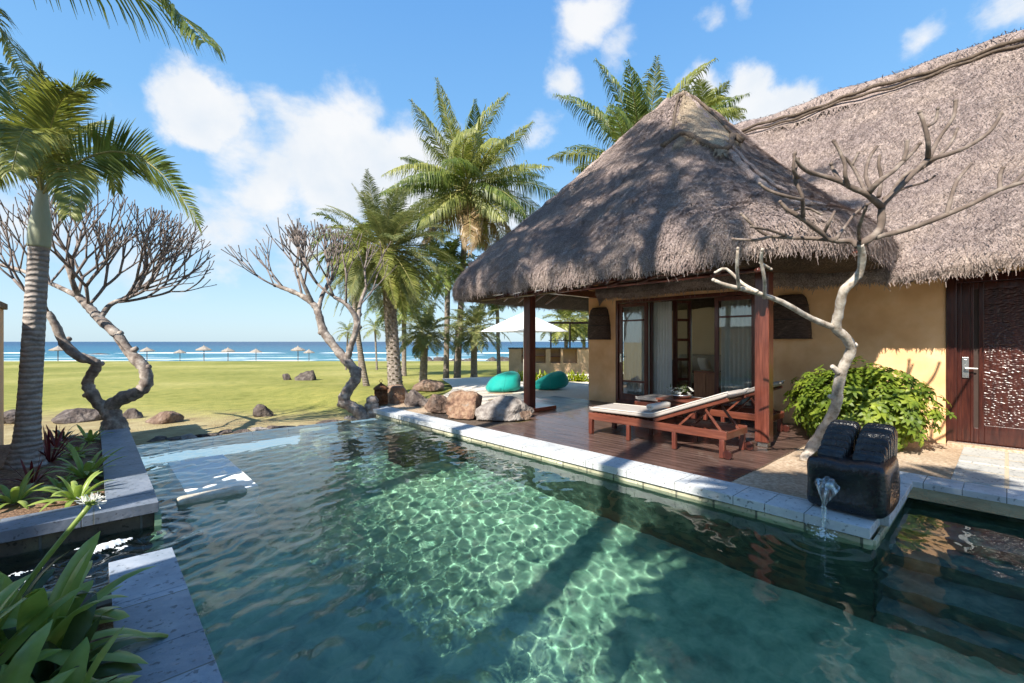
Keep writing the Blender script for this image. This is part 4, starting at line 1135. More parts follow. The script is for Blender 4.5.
# fan of water bursting from the mouth, then one thin stream
P = []
for i in range(26):
    u = i / 25
    x = 4.73 - .17 * u ** .8 ; z = .27 + .03 * math.sin(u * 2.2) - .20 * u ** 1.8
    hw = .052 * (1 + .9 * math.sin(min(1, u * 1.15) * math.pi) ** .8) * (1 - .86 * u ** 2.2) + .004
    row = []
    for j in range(25):
        v = j / 24 * 2 - 1
        fl = .035 * math.sin(v * 9) * math.sin(u * math.pi) 
        row.append((x - .05 * (1 - v * v) * math.sin(u * 3.1) + fl * .5, 1.05 + hw * v, z + .05 * (1 - v * v) * (1 - u) + fl))
    P.append(row)
mb = MB().grid(P); mb.build('water_fan', M['fall'], fw, smooth=True)
mb = MB(); pts = []; rad = []
for i in range(24):
    u = i / 23; pts.append((4.57 - .03 * u, 1.05 + .004 * math.sin(i * 1.9), .10 - .24 * u)); rad.append(.022 * (1 - .55 * u) + .003 * math.sin(i * 2.4))
mb.tube(pts, rad, 10); mb.build('stream', M['fall'], fw, smooth=True)
rr = random.Random(9); mb = MB()
for k in range(120):
    a = rr.uniform(0, 6.28); r_ = abs(rr.gauss(0, .07)); s_ = rr.uniform(.002, .010) * (1.4 - min(1, r_ * 5)); c = Vector((4.53 + r_ * math.cos(a), 1.05 + r_ * 1.3 * math.sin(a), WATER_Z + .004 + rr.random() ** 3 * .07))
    mb.lathe([(s_ * .3, -s_ * .7), (s_, 0), (s_ * .3, s_ * .7)], c, 6)
sp_ = mb.build('splash', M['froth'], fw, smooth=True); sp_['kind'] = 'stuff'

# churned white water in the side channel
X_, Y_ = np.meshgrid(np.arange(-1.9, .55, .012), np.arange(4.46, 5.12, .012))
Q_ = np.stack([X_, Y_, 0 * X_], -1)
nf_ = .6 * fbm(Q_, 61, 4, 8) + 1.0 * fbm(Q_, 62, 4, 34); hgt_ = .5 + .5 * nf_
dens_ = np.exp(-((Y_ - 4.78 - .08 * np.sin(X_ * 3)) / .17) ** 2) * np.clip((X_ + 1.9) / .8, 0, 1) * np.clip((.55 - X_) / .3, 0, 1)
keep_ = (nf_ + 1.0 * dens_) > 1.22
mb = MB(); Q_[..., 2] = WATER_Z + .010 + .03 * dens_ * np.clip(nf_, 0, 1.2) + .004 * fbm(Q_, 63, 3, 60)
ix_ = {}
for i, j in zip(*np.nonzero(keep_[:-1, :-1] & keep_[1:, 1:])):
    q = []
    for a, b_ in ((i, j), (i, j + 1), (i + 1, j + 1), (i + 1, j)):
        if (a, b_) not in ix_: ix_[(a, b_)] = len(mb.v); mb.v.append(tuple(Q_[a, b_]))
        q.append(ix_[(a, b_)])
    mb.f.append(tuple(q))
tag(mb.build('water_foam', M['froth'], smooth=True), 'white churned foam where the pool spills beside the planter', 'foam', kind='stuff')

# ledge stone at the left of the pool: pale bar above a shallow shelf
M['ledge'] = surf('pale_wet_travertine', [(.3, (.36, .30, .22)), (.5, (.52, .46, .36)), (.7, (.66, .62, .54))], scale=9, rough=.6, bump=.7, bscale=26, bdist=.012)
lg = empty('pool_ledge', (.95, 5.7, -.6), 'pale stone bar and shallow shelf at the left side of the pool', 'stone ledge')
P = rbox(.62, 1.24, 5.60, 5.76, -.28, -.085, p=9, seed=8, amp=.008); MB().grid(P).build('stone_bar', M['ledge'], lg, smooth=True)
M['shelf'] = surf('pale_shelf_stone', [(.3, (.72, .74, .72)), (.7, (.85, .86, .84))], scale=6, rough=.6, bump=.3)
Ps = bumpy(.74, 1.38, 5.76, 7.7, -.139, .010, st=.03, seed=12); sh_ = MB().grid(Ps); ny_s, nx_s = Ps.shape[:2]
for row in (Ps[0], Ps[-1], Ps[:, 0], Ps[:, -1]): sh_.grid([[tuple(q) for q in row], [(q[0], q[1], -1.6) for q in row]])
sh_.build('shelf', M['shelf'], lg)
tag(MB().bb(3.35, 3.95, 5.95, 6.5, -.9, -.16).build('pool_step_block', M['planter_wall'], bevel=.02), 'dark square step just under the water near the boulders', 'stone block')

# ================================================================== lantern, pillar, bean bags, parasol, bar
M['rust'] = surf('rusty_iron', [(.3, (.06, .028, .014)), (.55, (.14, .062, .028)), (.75, (.24, .12, .06))], scale=18, rough=.85, bump=.7, bscale=40, bdist=.006)
c = Vector((4.75, 9.98, 0)); c = at(381, 404, 0.0)
ln_ = empty('lantern', c, 'rusty metal lantern standing at the far end of the pool coping', 'lantern')
c = c.copy()
MB().lathe([(.16, 0), (.17, .02), (.17, .045), (.05, .05)], c, 20).build('base', M['rust'], ln_)
mb = MB()
for k in range(10):
    a = k / 10 * 6.28; mb.tube([c + Vector((.145 * math.cos(a), .145 * math.sin(a), .045)), c + Vector((.145 * math.cos(a), .145 * math.sin(a), .36))], .012, 6)
for z in (.12, .2, .28): mb.lathe([(.142, z - .012), (.152, z), (.142, z + .012)], c, 20)
mb.lathe([(.138, .05), (.138, .355)], c, 20)
mb.build('cage', M['rust'], ln_, smooth=True)
MB().lathe([(.18, .355), (.185, .37), (.14, .42), (.06, .475), (.02, .50), (.018, .52)], c, 20).build('lid', M['rust'], ln_, smooth=True)
mb = MB(); mb.tube([c + Vector((.035 * math.cos(a_), 0, .55 + .035 * math.sin(a_))) for a_ in np.linspace(0, 6.28, 16)], .006, 6); mb.build('ring', M['rust'], ln_, smooth=True)

M['rock_brown'] = surf('brown_lava_rock', [(.3, (.09, .055, .04)), (.5, (.20, .135, .10)), (.7, (.33, .25, .2))], scale=5, rough=.95, bump=1, bscale=9, bdist=.10, rnd=.15)
M['rock_dark'] = surf('dark_lava_rock', [(.3, (.045, .035, .033)), (.5, (.10, .08, .072)), (.7, (.20, .17, .15))], scale=5, rough=.95, bump=1, bscale=9, bdist=.10, rnd=.15)
M['rock_rust'] = surf('rust_streaked_rock', [(.25, (.07, .045, .035)), (.42, (.19, .11, .075)), (.56, (.31, .20, .13)), (.7, (.24, .21, .19))], scale=7, rough=.95, bump=1, bscale=9, bdist=.10)
M['rock_grey'] = surf('light_grey_rock', [(.25, (.11, .09, .085)), (.45, (.25, .22, .20)), (.7, (.38, .35, .32))], scale=8, rough=.95, bump=1, bscale=8, bdist=.10)
def rock_geo(c, r, seed, n=34, flat=.25, yaw=0):
    P = []; rs_ = np.random.RandomState(seed)
    m = n // 2 + 4
    th_ = np.linspace(0, 2 * math.pi, n + 1); ph = np.linspace(-math.pi / 2, math.pi / 2, m)
    T, F = np.meshgrid(th_, ph); D = np.stack([np.cos(F) * np.cos(T), np.cos(F) * np.sin(T), np.sin(F)], -1)
    # planar facets: clip the sphere by random planes, then roughen
    R_ = np.ones(D.shape[:2]) * 1.25
    for _ in range(17):
        nrm = rs_.normal(size=3); nrm /= np.linalg.norm(nrm); dd = rs_.uniform(.55, .95); dt_ = D @ nrm
        R_ = np.where(dt_ > .05, np.minimum(R_, dd / np.maximum(dt_, .05)), R_)
    R_ = R_ * (1.22 + .08 * fbm(D, seed, 4, 3.5) + .07 * fbm(D, seed + 5, 4, 9)); R_[:, -1] = R_[:, 0]
    P = D * R_[..., None] * np.array(r)
    cy, sy = math.cos(yaw), math.sin(yaw)
    P = np.stack([P[..., 0] * cy - P[..., 1] * sy, P[..., 0] * sy + P[..., 1] * cy, P[..., 2]], -1)
    P[..., 2] = np.maximum(P[..., 2], -flat * r[2])
    return P + np.array(c)
def rock(name, c, r, seed, mat, label, group=None, yaw=0, n=34):
    c = Vector(c); P = rock_geo(c + Vector((0, 0, r[2] * .3)), r, seed, n, yaw=yaw)
    o = MB().grid(P).build(name, mat, None, smooth=True, origin=c)
    tag(o, label, 'rock', group)
    return o
BG = 'boulders between the coping and the deck'
def boulder(px, pyb, wpx, hpx, seed, mat, label, z=-.05, ry=.8):
    p = at(px, pyb, z); d = depth(p); w = wpx / F_PX * d / 2; h = hpx / F_PX * d
    p = p + FW * w * .7; p.z = z
    rock('boulder', p, (w * .80, w * ry * .75, h * .45), seed, mat, label, BG, yaw=-AZ)
boulder(500, 423, 76, 38, 3, M['rock_grey'], 'largest pale grey boulder beside the deck plinth')
boulder(463, 420, 44, 34, 8, M['rock_rust'], 'orange brown boulder left of the big grey one')
boulder(438, 414, 34, 32, 12, M['rock_brown'], 'dark reddish jagged boulder between black and orange ones')
boulder(414, 408, 30, 24, 15, M['rock_dark'], 'small blue black boulder at the left of the boulder row')
boulder(402, 400, 20, 16, 25, M['rock_dark'], 'dark boulder behind the stone pillar')
boulder(425, 392, 42, 14, 33, M['rock_brown'], 'low brown boulder in front of the pale sand terrace')
boulder(522, 421, 22, 16, 41, M['rock_brown'], 'small brown stone wedged between grey boulder and deck')
p = at(396, 402, 0)
sp = MB().grid(rbox(p.x - .17, p.x + .17, p.y - .17, p.y + .17, -.25, .42, p=7, seed=5, amp=.03)).build('stone_pillar', M['rock_rust'], None, smooth=True, origin=(p.x, p.y, -.25))
tag(sp, 'short brown stone pillar right of the rusty lantern', 'pillar')

M['teal'] = surf('turquoise_canvas', [(.3, (.0, .25, .22)), (.7, (.0, .31, .27))], scale=40, rough=.7, bump=.35, bscale=7, bdist=.03, sheen=.2)
def beanbag(p, wx, wy, h, label, seed, yaw, peak=.35):
    n, m = 40, 26; P = []
    for i in range(m + 1):
        v = i / m; row = []
        for j in range(n + 1):
            a = 2 * math.pi * j / n
            rr_ = math.sin(math.pi * min(.5, v * .62 + .0)) ** .6 if v < .5 else math.cos((v - .5) * math.pi) ** .75
            rr_ = (max(0, 1 - abs(2 * v - .9) ** 3.2 / 1.42)) ** .5 if 0 < v < 1 else 0
            z = h * v
            x = rr_ * wx * (1 - .35 * v) * math.cos(a); y = rr_ * wy * (1 - .35 * v) * math.sin(a)
            tilt = (peak * (x / wx)) * h * v
            row.append((x + .12 * v * wx * (1 if peak > 0 else -1), y, z + tilt))
        P.append(row)
    P = np.array(P); D = fbm(P - np.array([0, 0, 0]), seed, 5, 5) * .045; P[..., 0] += D * 1.6; P[..., 2] += D * 1.2; P[..., 2] = np.maximum(P[..., 2], 0); P[:, -1] = P[:, 0]
    c_, s_ = math.cos(yaw), math.sin(yaw)
    P = np.stack([P[..., 0] * c_ - P[..., 1] * s_, P[..., 0] * s_ + P[..., 1] * c_, P[..., 2]], -1) + np.array(p)
    e = MB().grid(P).build('bean_bag', M['teal'], None, smooth=True, origin=p)
    mb = MB()
    k = n // 4
    mb.tube([tuple(P[i, k]) for i in range(1, m)], .008, 5); mb.tube([tuple(P[i, 3 * k]) for i in range(1, m)], .008, 5)
    mb.build('seam', M['teal'], e, smooth=True)
    tag(e, label, 'bean bag', 'turquoise bean bags on the sand terrace')
p = at(503, 391, -.02); beanbag(p, .60, .55, .56, 'turquoise bean bag left of the porch post, before the parasol', 3, -AZ, .12)
p = at(548, 389, -.02); beanbag(p, .62, .45, .52, 'turquoise bean bag right of the porch post', 6, -AZ, .45)

# white parasol
M['canvas'] = surf('white_canvas', [(.3, (.80, .80, .78)), (.7, (.86, .86, .85))], scale=20, rough=.8, bump=.1, trans=.15)
p = at(524, 389, -.02); pc = p.copy()
pu = empty('parasol', pc, 'open white square parasol on a pale pole behind the porch post', 'parasol')
MB().tube([pc, pc + Vector((0, 0, 2.36))], .024, 10).build('pole', M['towel'], pu, smooth=True)
P = []
for i in range(9):
    u = i / 8; row = []
    for j in range(65):
        a = 2 * math.pi * j / 64 + math.pi / 4 - AZ * 0
        q = 1 / max(abs(math.cos(a)), abs(math.sin(a)))
        r_ = u * 1.0 * q; sag = .03 * math.sin(u * math.pi) * (1 - (q - 1) / .414)
        row.append((pc.x + r_ * math.cos(a + .0), pc.y + r_ * math.sin(a), pc.z + 2.46 - .62 * u - sag - (.02 * (1.414 - q) * u)))
    P.append(row)
o = MB().grid(P[::-1]).build('canopy', M['canvas'], pu, smooth=False); md = o.modifiers.new('cloth', 'SOLIDIFY'); md.thickness = .004
mb = MB()
for k in range(4):
    a = math.pi / 4 + k * math.pi / 2; mb.tube([pc + Vector((0, 0, 2.42)), pc + Vector((1.39 * math.cos(a), 1.39 * math.sin(a), 1.82))], .012, 6); mb.tube([pc + Vector((0, 0, 1.7)), pc + Vector((.75 * math.cos(a), .75 * math.sin(a), 2.08))], .009, 6)
mb.build('ribs', M['towel'], pu)
MB().bb(pc.x - .3, pc.x + .3, pc.y - .3, pc.y + .3, pc.z, pc.z + .07).build('base', M['coping'], pu, bevel=.015)
MB().tube([pc + Vector((0, 0, 2.4)), pc + Vector((0, 0, 2.55))], [.03, .008], 8).build('finial', M['towel'], pu)

# outdoor bar
g0 = ground_at(508, 374); d0 = depth(g0)
br_ = empty('bar_counter', g0, 'low peach outdoor bar with dark open shelves behind the bean bags', 'bar counter')
M['peach'] = surf('peach_render', [(.3, (.50, .32, .19)), (.7, (.62, .42, .27))], scale=3, rough=.9, bump=.3, bscale=40, bdist=.01)
Mx = Matrix.Rotation(-AZ, 4, 'Z')
def camb(mb, r0, r1, s0, s1, z0, z1):
    c = wp(512, 1, 0); c = FW * ((s0 + s1) / 2) + RT * ((r0 + r1) / 2); return mb.box((c.x, c.y, (z0 + z1) / 2), (r1 - r0, s1 - s0, z1 - z0), M=Mx)
zb = g0.z - .1; r0 = -.2; s0 = d0
mb = MB(); H_ = 1.02
camb(mb, r0, r0 + .8, s0, s0 + .9, zb, H_); camb(mb, r0 + .8, r0 + 2.35, s0 + .6, s0 + .9, zb, H_); camb(mb, r0 + .8, 2.6, s0, s0 + .6, zb, .12)
camb(mb, 2.15, 2.45, s0, s0 + .6, .12, H_); camb(mb, 2.45, 6.6, s0 + .6, s0 + .9, zb, H_); camb(mb, 3.1, 3.25, s0, s0 + .6, .12, H_); camb(mb, 4.15, 6.6, s0, s0 + .6, .12, H_); camb(mb, 2.6, 6.6, s0, s0 + .6, zb, .12)
camb(mb, .6, .75, s0, s0 + .6, .12, H_) if False else None
mb.build('wall', M['peach'], br_)
mb = MB(); camb(mb, r0 - .05, 6.7, s0 - .05, s0 + .95, H_ + .003, H_ + .09); mb.build('counter_top', M['rock_dark'], br_)
mb = MB(); camb(mb, .62, 2.13, s0 + .02, s0 + .58, .55, .6); camb(mb, 2.47, 3.08, s0 + .02, s0 + .58, .5, .55); mb.build('shelf', M['wood'], br_)
# pergola posts behind the bar
pg = empty('pergola', FW * 32 + RT * 3, 'dark slender pergola frame rising behind the bar counter', 'pergola')
zg = -.7
for r_ in (1.3, 2.6, 3.9, 5.2, 6.5):
    mb = MB(); camb(mb, r_, r_ + .10, 31, 31.1, zg, 2.7); mb.build('post', M['wood_dark'], pg)
mb = MB(); camb(mb, 1.2, 6.7, 31, 31.12, 2.7, 2.84); camb(mb, 2.5, 6.7, 31.02, 31.08, 1.55, 1.6); mb.build('rail', M['wood_dark'], pg)

# beach umbrellas of palm thatch
M['bthatch'] = surf('bleached_palm_thatch', [(.3, (.20, .17, .14)), (.7, (.42, .37, .31))], scale=8, rough=.95, bump=.6, bscale=20, bdist=.04)
first = None; UM = 'thatched beach umbrellas along the shore'
ulist = [(58, 'first thatched beach umbrella from the left, beyond the palm trunk'), (147, 'thatched beach umbrella nearest the twisted branch of the left bare tree'), (180, 'third thatched beach umbrella from the left'), (204, 'fourth thatched beach umbrella from the left'),
         (228, 'tallest looking thatched beach umbrella, fifth from the left'), (256, 'sixth thatched beach umbrella from the left'), (298, 'left one of the close pair of beach umbrellas by the right bare tree'), (309, 'right one of the close pair of beach umbrellas by the right bare tree')]
for k, (px, lb) in enumerate(ulist):
    d = 70 + (k * 37 % 13); b = wp(px, d, 0); z = zt(b.x, b.y); b.z = z
    if first is None:
        first = empty('beach_umbrella', b, lb, 'beach umbrella', UM)
        MB().tube([b, b + Vector((0, 0, 1.9))], .06, 7).build('pole', M['rope'], first)
        P = [[(b.x + r_ * (1 + .08 * math.sin(j * 3.7)) * math.cos(j / 16 * 6.2832), b.y + r_ * (1 + .08 * math.sin(j * 3.7)) * math.sin(j / 16 * 6.2832), b.z + zz) for j in range(17)] for r_, zz in ((1.0, 1.62), (1.05, 1.75), (.55, 2.05), (.12, 2.28), (.02, 2.45))]
        for r in P: r[-1] = r[0]
        MB().grid(P).build('thatch_canopy', M['bthatch'], first)
    else: copy_tree(first, b, lb, rz=k * .7, scale=(.92, 1.05, .86, 1.1, .95, .84, 1.0, .9)[k])

# ================================================================== rocks on the lawn, border stones
LR = 'lava rocks scattered on the lawn'
for (px, py, w, h, sd_, mt, lb) in (
    (168, 422, 27, 14, 51, 'rock_brown', 'squarish brown rock on the lawn right of the left bare tree'),
    (131, 418, 20, 9, 52, 'rock_dark', 'low dark rock just right of the left bare tree trunk'),
    (78, 421, 40, 11, 53, 'rock_dark', 'wide flat rock between the palm trunk and the left bare tree'),
    (10, 422, 34, 10, 54, 'rock_dark', 'flat rock at the far left edge behind the palm'),
    (287, 380, 8, 8, 55, 'rock_dark', 'small upright rock far out on the lawn, left of a wider one'),
    (306, 380, 20, 9, 56, 'rock_dark', 'wider two humped rock far out on the lawn'),
    (262, 416, 17, 13, 57, 'rock_dark', 'pointed dark rock standing just behind the border stones'),
    (90, 359, 44, 7, 58, 'rock_dark', 'dark rocky outcrop at the shore beyond the palm trunk'),
    (30, 357, 30, 4, 59, 'rock_dark', 'low rocks at the shore at the far left')):
    p = ground_at(px, py); d = depth(p); w_ = w / F_PX * d / 2; h_ = h / F_PX * d
    rock('lawn_rock', p - Vector((0, 0, h_ * .12)), (w_, w_ * .75, h_ * .78), sd_, M[mt], lb, LR, yaw=-AZ, n=26)
rr = random.Random(31); BS = 'edging stones along the lawn behind the pool'
xs_ = 150
k = 0
ords = 'leftmost second third fourth fifth sixth seventh eighth ninth tenth eleventh twelfth thirteenth fourteenth'.split()
while xs_ < 352:
    w = rr.uniform(14, 26); py = 441 - (xs_ - 150) * .105 + rr.uniform(-1, 1); p = ground_at(xs_ + w / 2, py); d = depth(p)
    w_ = w / F_PX * d / 2
    rock('edging_stone', p - Vector((0, 0, .04)), (w_ * 1.05, .16, rr.uniform(.055, .10)), 70 + k, M['rock_grey' if k % 4 == 2 else 'rock_dark'],
         (ords[k] + ' of the low edging stones' + ' from the left, behind the pool edge') if k else 'leftmost of the low edging stones behind the pool edge', BS, yaw=-AZ + rr.uniform(-.2, .2), n=22)
    xs_ += w * 1.03; k += 1
# breakwater
rr = random.Random(77); mb = MB()
for k in range(60):
    p = wp(rr.uniform(425, 600), rr.uniform(84, 92), -2.4); mb.grid(rock_geo(p, (rr.uniform(.5, 1.3), rr.uniform(.5, 1.1), rr.uniform(.35, .85)), 200 + k, 12))
tag(mb.build('breakwater_rocks', M['rock_dark'], smooth=True), 'low dark rocks piled along the shore beyond the palms', 'rocks', kind='stuff')

# garden wall at the far left, villa wing roof behind the camera's left
M['peachwall'] = surf('peach_garden_wall', [(.3, (.60, .36, .22)), (.7, (.70, .45, .29))], scale=2, rough=.9, bump=.3, bscale=40, bdist=.006)
gw = empty('garden_wall', (-1.25, 9, -.1), 'peach rendered garden wall with dark cap at the left edge', 'wall')
MB().bb(-1.42, -1.10, 6.0, 11.3, -.3, 2.03).build('render', M['peachwall'], gw, bevel=.01)
MB().bb(-1.47, -1.06, 5.95, 11.36, 2.03, 2.13).build('cap', M['rock_brown'], gw, bevel=.012)

vw = empty('villa_wing', (-3.4, -.6, 0), 'thatched wing of the villa beside the viewer, outside the frame, shading the near pool', 'villa wing')
MB().bb(-4.6, -3.0, -5, 3.1, -.1, 2.6).build('wall', M['peachwall'], vw)
xs2 = [(-2.35, 2.42), (-2.3, 2.55), (-2.5, 2.68), (-3.3, 3.25), (-4.7, 2.8), (-4.9, 2.5), (-2.35, 2.42)]
mb = MB().grid([[(x, y, z) for y in (-6.0, 3.35)] for x, z in xs2]); mb.add([(x, 3.35, z) for x, z in xs2[:-1]], [tuple(range(6))]); mb.build('thatched_roof', M['thatch'], vw)
for y in (-3, .6, 3.0): MB().bb(-2.75, -2.57, y - .09, y + .09, -.05, 2.6).build('post', M['wood_v'], vw, bevel=.01)
# ================================================================== palms
def leafmat(name, a, b, c, rough=.45, trans=.3, scale=3, spec=.4):
    return surf(name, [(.3, a), (.5, b), (.7, c)], scale=scale, rough=rough, bump=0, trans=trans, spec=spec, detail=4)
M['frond'] = leafmat('palm_leaf', (.045, .075, .016), (.11, .155, .032), (.27, .29, .08))
M['frond_yel'] = leafmat('yellower_palm_leaf', (.085, .11, .022), (.19, .21, .05), (.37, .36, .11))
M['frond_blue'] = leafmat('date_palm_leaf', (.065, .085, .03), (.15, .17, .06), (.32, .31, .14))
M['frond_dry'] = leafmat('dry_palm_leaf', (.16, .10, .045), (.28, .19, .09), (.40, .30, .16))
M['rachis'] = surf('palm_rib', [(.3, (.16, .17, .05)), (.7, (.32, .28, .11))], scale=5, rough=.6, bump=0)
def trunk_mat(name, a, b_, c_, ring=18, amt=.6):
    m, nt, b, out = newmat(name); L = nt.links.new
    co = coords(nt); w = N(nt, 'ShaderNodeTexWave'); w.wave_type = 'BANDS'; w.bands_direction = 'Z'
    w.inputs['Scale'].default_value = ring; w.inputs['Distortion'].default_value = 3.6; w.inputs['Detail'].default_value = 3; w.inputs['Detail Scale'].default_value = 1.5
    L(co, w.inputs['Vector'])
    n1 = N(nt, 'ShaderNodeTexNoise', i_Scale=7, i_Detail=7, i_Roughness=.7); L(co, n1.inputs[0])
    r = ramp(nt, [(.3, a), (.5, b_), (.7, c_)]); L(n1.outputs[0], r.inputs[0])
    r2 = ramp(nt, [(0, (.45, .42, .4)), (.25, (1, 1, 1)), (1, (1.1, 1.1, 1.1))]); L(w.outputs[0], r2.inputs[0])
    c = mixc(nt, r.outputs[0], r2.outputs[0], mode='MULTIPLY', f=amt)
    L(c, b.inputs['Base Color']); b.inputs['Roughness'].default_value = .9; b.inputs['Specular IOR Level'].default_value = .2
    bp = N(nt, 'ShaderNodeBump', i_Strength=.8, i_Distance=.02); L(w.outputs[0], bp.inputs['Height'])
    bp2 = N(nt, 'ShaderNodeBump', i_Strength=.8, i_Distance=.02); L(n1.outputs[0], bp2.inputs['Height']); L(bp.outputs[0], bp2.inputs['Normal']); L(bp2.outputs[0], b.inputs['Normal'])
    return m
M['trunk_ring'] = trunk_mat('ringed_grey_palm_trunk', (.20, .17, .155), (.33, .29, .265), (.46, .42, .385), 5.0, .5)
M['trunk_coco'] = trunk_mat('coconut_palm_trunk', (.13, .10, .08), (.24, .20, .17), (.35, .30, .26), 5, .5)
M['trunk_date'] = surf('knobbly_date_palm_trunk', [(.3, (.11, .085, .07)), (.5, (.24, .20, .17)), (.7, (.40, .35, .31))], scale=12, rough=.95, bump=1, bscale=20, bdist=.03)
M['crownshaft'] = surf('green_crownshaft', [(.3, (.26, .285, .19)), (.7, (.40, .41, .30))], scale=2, rough=.35, bump=.1, stretch=(3, 3, .5))

def frond(leaf, rib, o, az, el, L, droop, n=44, ll=.55, lw=.022, hang=.5, wind=Vector((0, 0, 0)), rnd=random, curl=0.0, stiff=False, u0=.14, vee=.35, segs=22):
    """one pinnate frond: arching rib and two ranks of leaflets"""
    p = Vector(o); d = Vector((math.cos(az) * math.cos(el), math.sin(az) * math.cos(el), math.sin(el)))
    pts = [p.copy()]; st = L / segs
    side0 = Vector((-math.sin(az), math.cos(az), 0))
    for i in range(segs):
        f = (i + 1) / segs
        d = (d + Vector((0, 0, -1)) * droop * st * (0.35 + 1.3 * f) + wind * st * f + side0 * curl * st).normalized()
        p = p + d * st; pts.append(p.copy())
    rib.tube(pts, [max(.004, L * .009 * (1 - .9 * i / segs)) for i in range(segs + 1)], 5, caps=False)
    quads = []
    for side in (-1, 1):
        for k in range(n):
            u = u0 + (1 - u0) * (k + rnd.uniform(-.3, .3)) / (n - 1); u = min(max(u, .02), .999)
            x = u * segs; i = min(int(x), segs - 1); q = x - i
            c = pts[i].lerp(pts[i + 1], q); t = (pts[i + 1] - pts[i]).normalized()
            s = t.cross(Vector((0, 0, 1)))
            if s.length < .05: s = side0.copy()
            s.normalize(); s *= side; up = s.cross(t) * side; 
            if up.z < 0: up = -up
            pr = (math.sin(math.pi * min(1, (u - u0 + .10) / (1.06 - u0)) ** .72)) ** .55 if u < .999 else .2
            ln = ll * max(.18, pr) * rnd.uniform(.85, 1.1)
            fw_ = .35 + .75 * u
            dd = (s + t * fw_ + up * vee * rnd.uniform(.3, 1.4)).normalized()
            if not stiff and rnd.random() < .12: dd = (dd + Vector((rnd.gauss(0, .3), rnd.gauss(0, .3), rnd.gauss(0, .3)))).normalized()
            w = dd.cross(up).normalized() * lw * (.7 + .5 * pr)
            if rnd.random() < .5: w = (w + up * lw * rnd.uniform(-.6, .6))
            a = c; g = Vector((0, 0, -1))
            m1 = a + dd * ln * .42
            d2 = (dd + g * hang * rnd.uniform(.7, 1.3) * .8 + wind * .35).normalized(); m2 = m1 + d2 * ln * .33
            d3 = (d2 + g * hang * 1.1 + wind * .4).normalized(); e = m2 + d3 * ln * .27
            quads.append((a - w * .5, a + w * .5, m1 + w, m1 - w)); quads.append((m1 - w, m1 + w, m2 + w * .75, m2 - w * .75)); quads.append((m2 - w * .75, m2 + w * .75, e + w * .12, e - w * .12))
    o_ = len(leaf.v)
    for qd in quads:
        b0 = len(leaf.v); leaf.v += [tuple(v) for v in qd]; leaf.f.append((b0, b0 + 1, b0 + 2, b0 + 3))

WIND = RT * .10 + Vector((0, 0, .0))
def palm(name, base, top, label, nf=22, L=3.2, r0=.17, r1=.12, seed=1, leafm='frond', trunkm='trunk_coco', group=None, droop=(.28, .55), el=(-.5, 1.35), ll=.7, lw=.026, hang=.5, n=46, bend=.0,
         wind=None, separate=True, ribs=22, dry=0, bulge=.35, stiff=False, vee=.35, cat='palm tree', boots=False, nut=False):
    rr = random.Random(seed); base = Vector(base); top = Vector(top)
    e = empty(name, base, label, cat, group); H = (top - base).length
    bz = Vector((rr.uniform(-1, 1), rr.uniform(-1, 1), 0)) * bend
    pts, rad = [], []
    NS = max(14, int(H / .09))
    for i in range(NS + 1):
        f = i / NS; p = base.lerp(top, f) + bz * math.sin(f * math.pi) + Vector((0, 0, -.12 * (1 - f) ** 4))
        pts.append(p); rad.append((r0 * (1 - f) + r1 * f) * (1 + bulge * math.exp(-f * H / .35)) * (1 + (.035 if i % 3 == 0 else 0)) * (1 + rr.uniform(-.012, .012)))
    mb = MB().tube(pts, rad, 16, jit=.012, rnd=rr)
    if boots:  # stubs of cut leaf bases in a diamond lattice
        for i in range(0, NS - 1, 1):
            for q in range(7):
                a = q / 7 * 6.283 + i * .45; dz = Vector((math.cos(a), math.sin(a), .9)); c = pts[i] + Vector((math.cos(a), math.sin(a), 0)) * rad[i] * .92
                mb.add([c + Vector((-math.sin(a), math.cos(a), 0)) * .05, c - Vector((-math.sin(a), math.cos(a), 0)) * .05, c + dz * .055 - Vector((-math.sin(a), math.cos(a), 0)) * .03, c + dz * .055 + Vector((-math.sin(a), math.cos(a), 0)) * .03], [(0, 1, 2, 3)])
    mb.build('trunk', M[trunkm], e, smooth=True)
    wind = WIND if wind is None else wind
    allL, allR = MB(), MB(); dl = MB()
    for k in range(nf):
        f = k / max(1, nf - 1)
        az = k * 2.39996 + rr.uniform(-.15, .15); ele = el[1] + (el[0] - el[1]) * f ** .8 + rr.uniform(-.12, .12)
        Lk = L * rr.uniform(.85, 1.08) * (.8 + .2 * math.sin(f * math.pi))
        o = top + Vector((math.cos(az), math.sin(az), 0)) * r1 * .6 + Vector((0, 0, .12 * (1 - f)))
        isdry = f > 1 - dry
        lf, rb = (MB(), MB()) if separate else ((dl if isdry else allL), allR)
        frond(lf, rb, o, az, ele, Lk, rr.uniform(*droop) * (1.15 if isdry else 1) / (L / 3), n=n, ll=ll * rr.uniform(.9, 1.1), lw=lw, hang=hang * rr.uniform(.6, 1.4), wind=wind / (L / 3), rnd=rr, curl=rr.uniform(-.12, .12), vee=vee, stiff=stiff, segs=ribs)
        if separate:
            mix = leafm if rr.random() < .6 else 'frond_yel'
            if isdry: mix = 'frond_dry'
            fo = lf.build('frond', M[mix], e); rb.build('rib', M['rachis'], fo, smooth=True)
    if not separate:
        cr = allL.build('crown', M[leafm], e); allR.build('ribs', M['rachis'], cr)
        if dl.v: dl.build('dry_fronds', M['frond_dry'], e)
    if nut:
        mb = MB()
        for k in range(12):
            a = rr.uniform(0, 6.28); mb.lathe([(.02, -.13), (.09, -.07), (.11, 0), (.08, .08), (.02, .12)], top + Vector((math.cos(a) * .26, math.sin(a) * .26, rr.uniform(-.35, -.05))), 8)
        o = mb.build('coconuts', M['frond_dry'], e, smooth=True); o['kind'] = 'stuff'
    return e

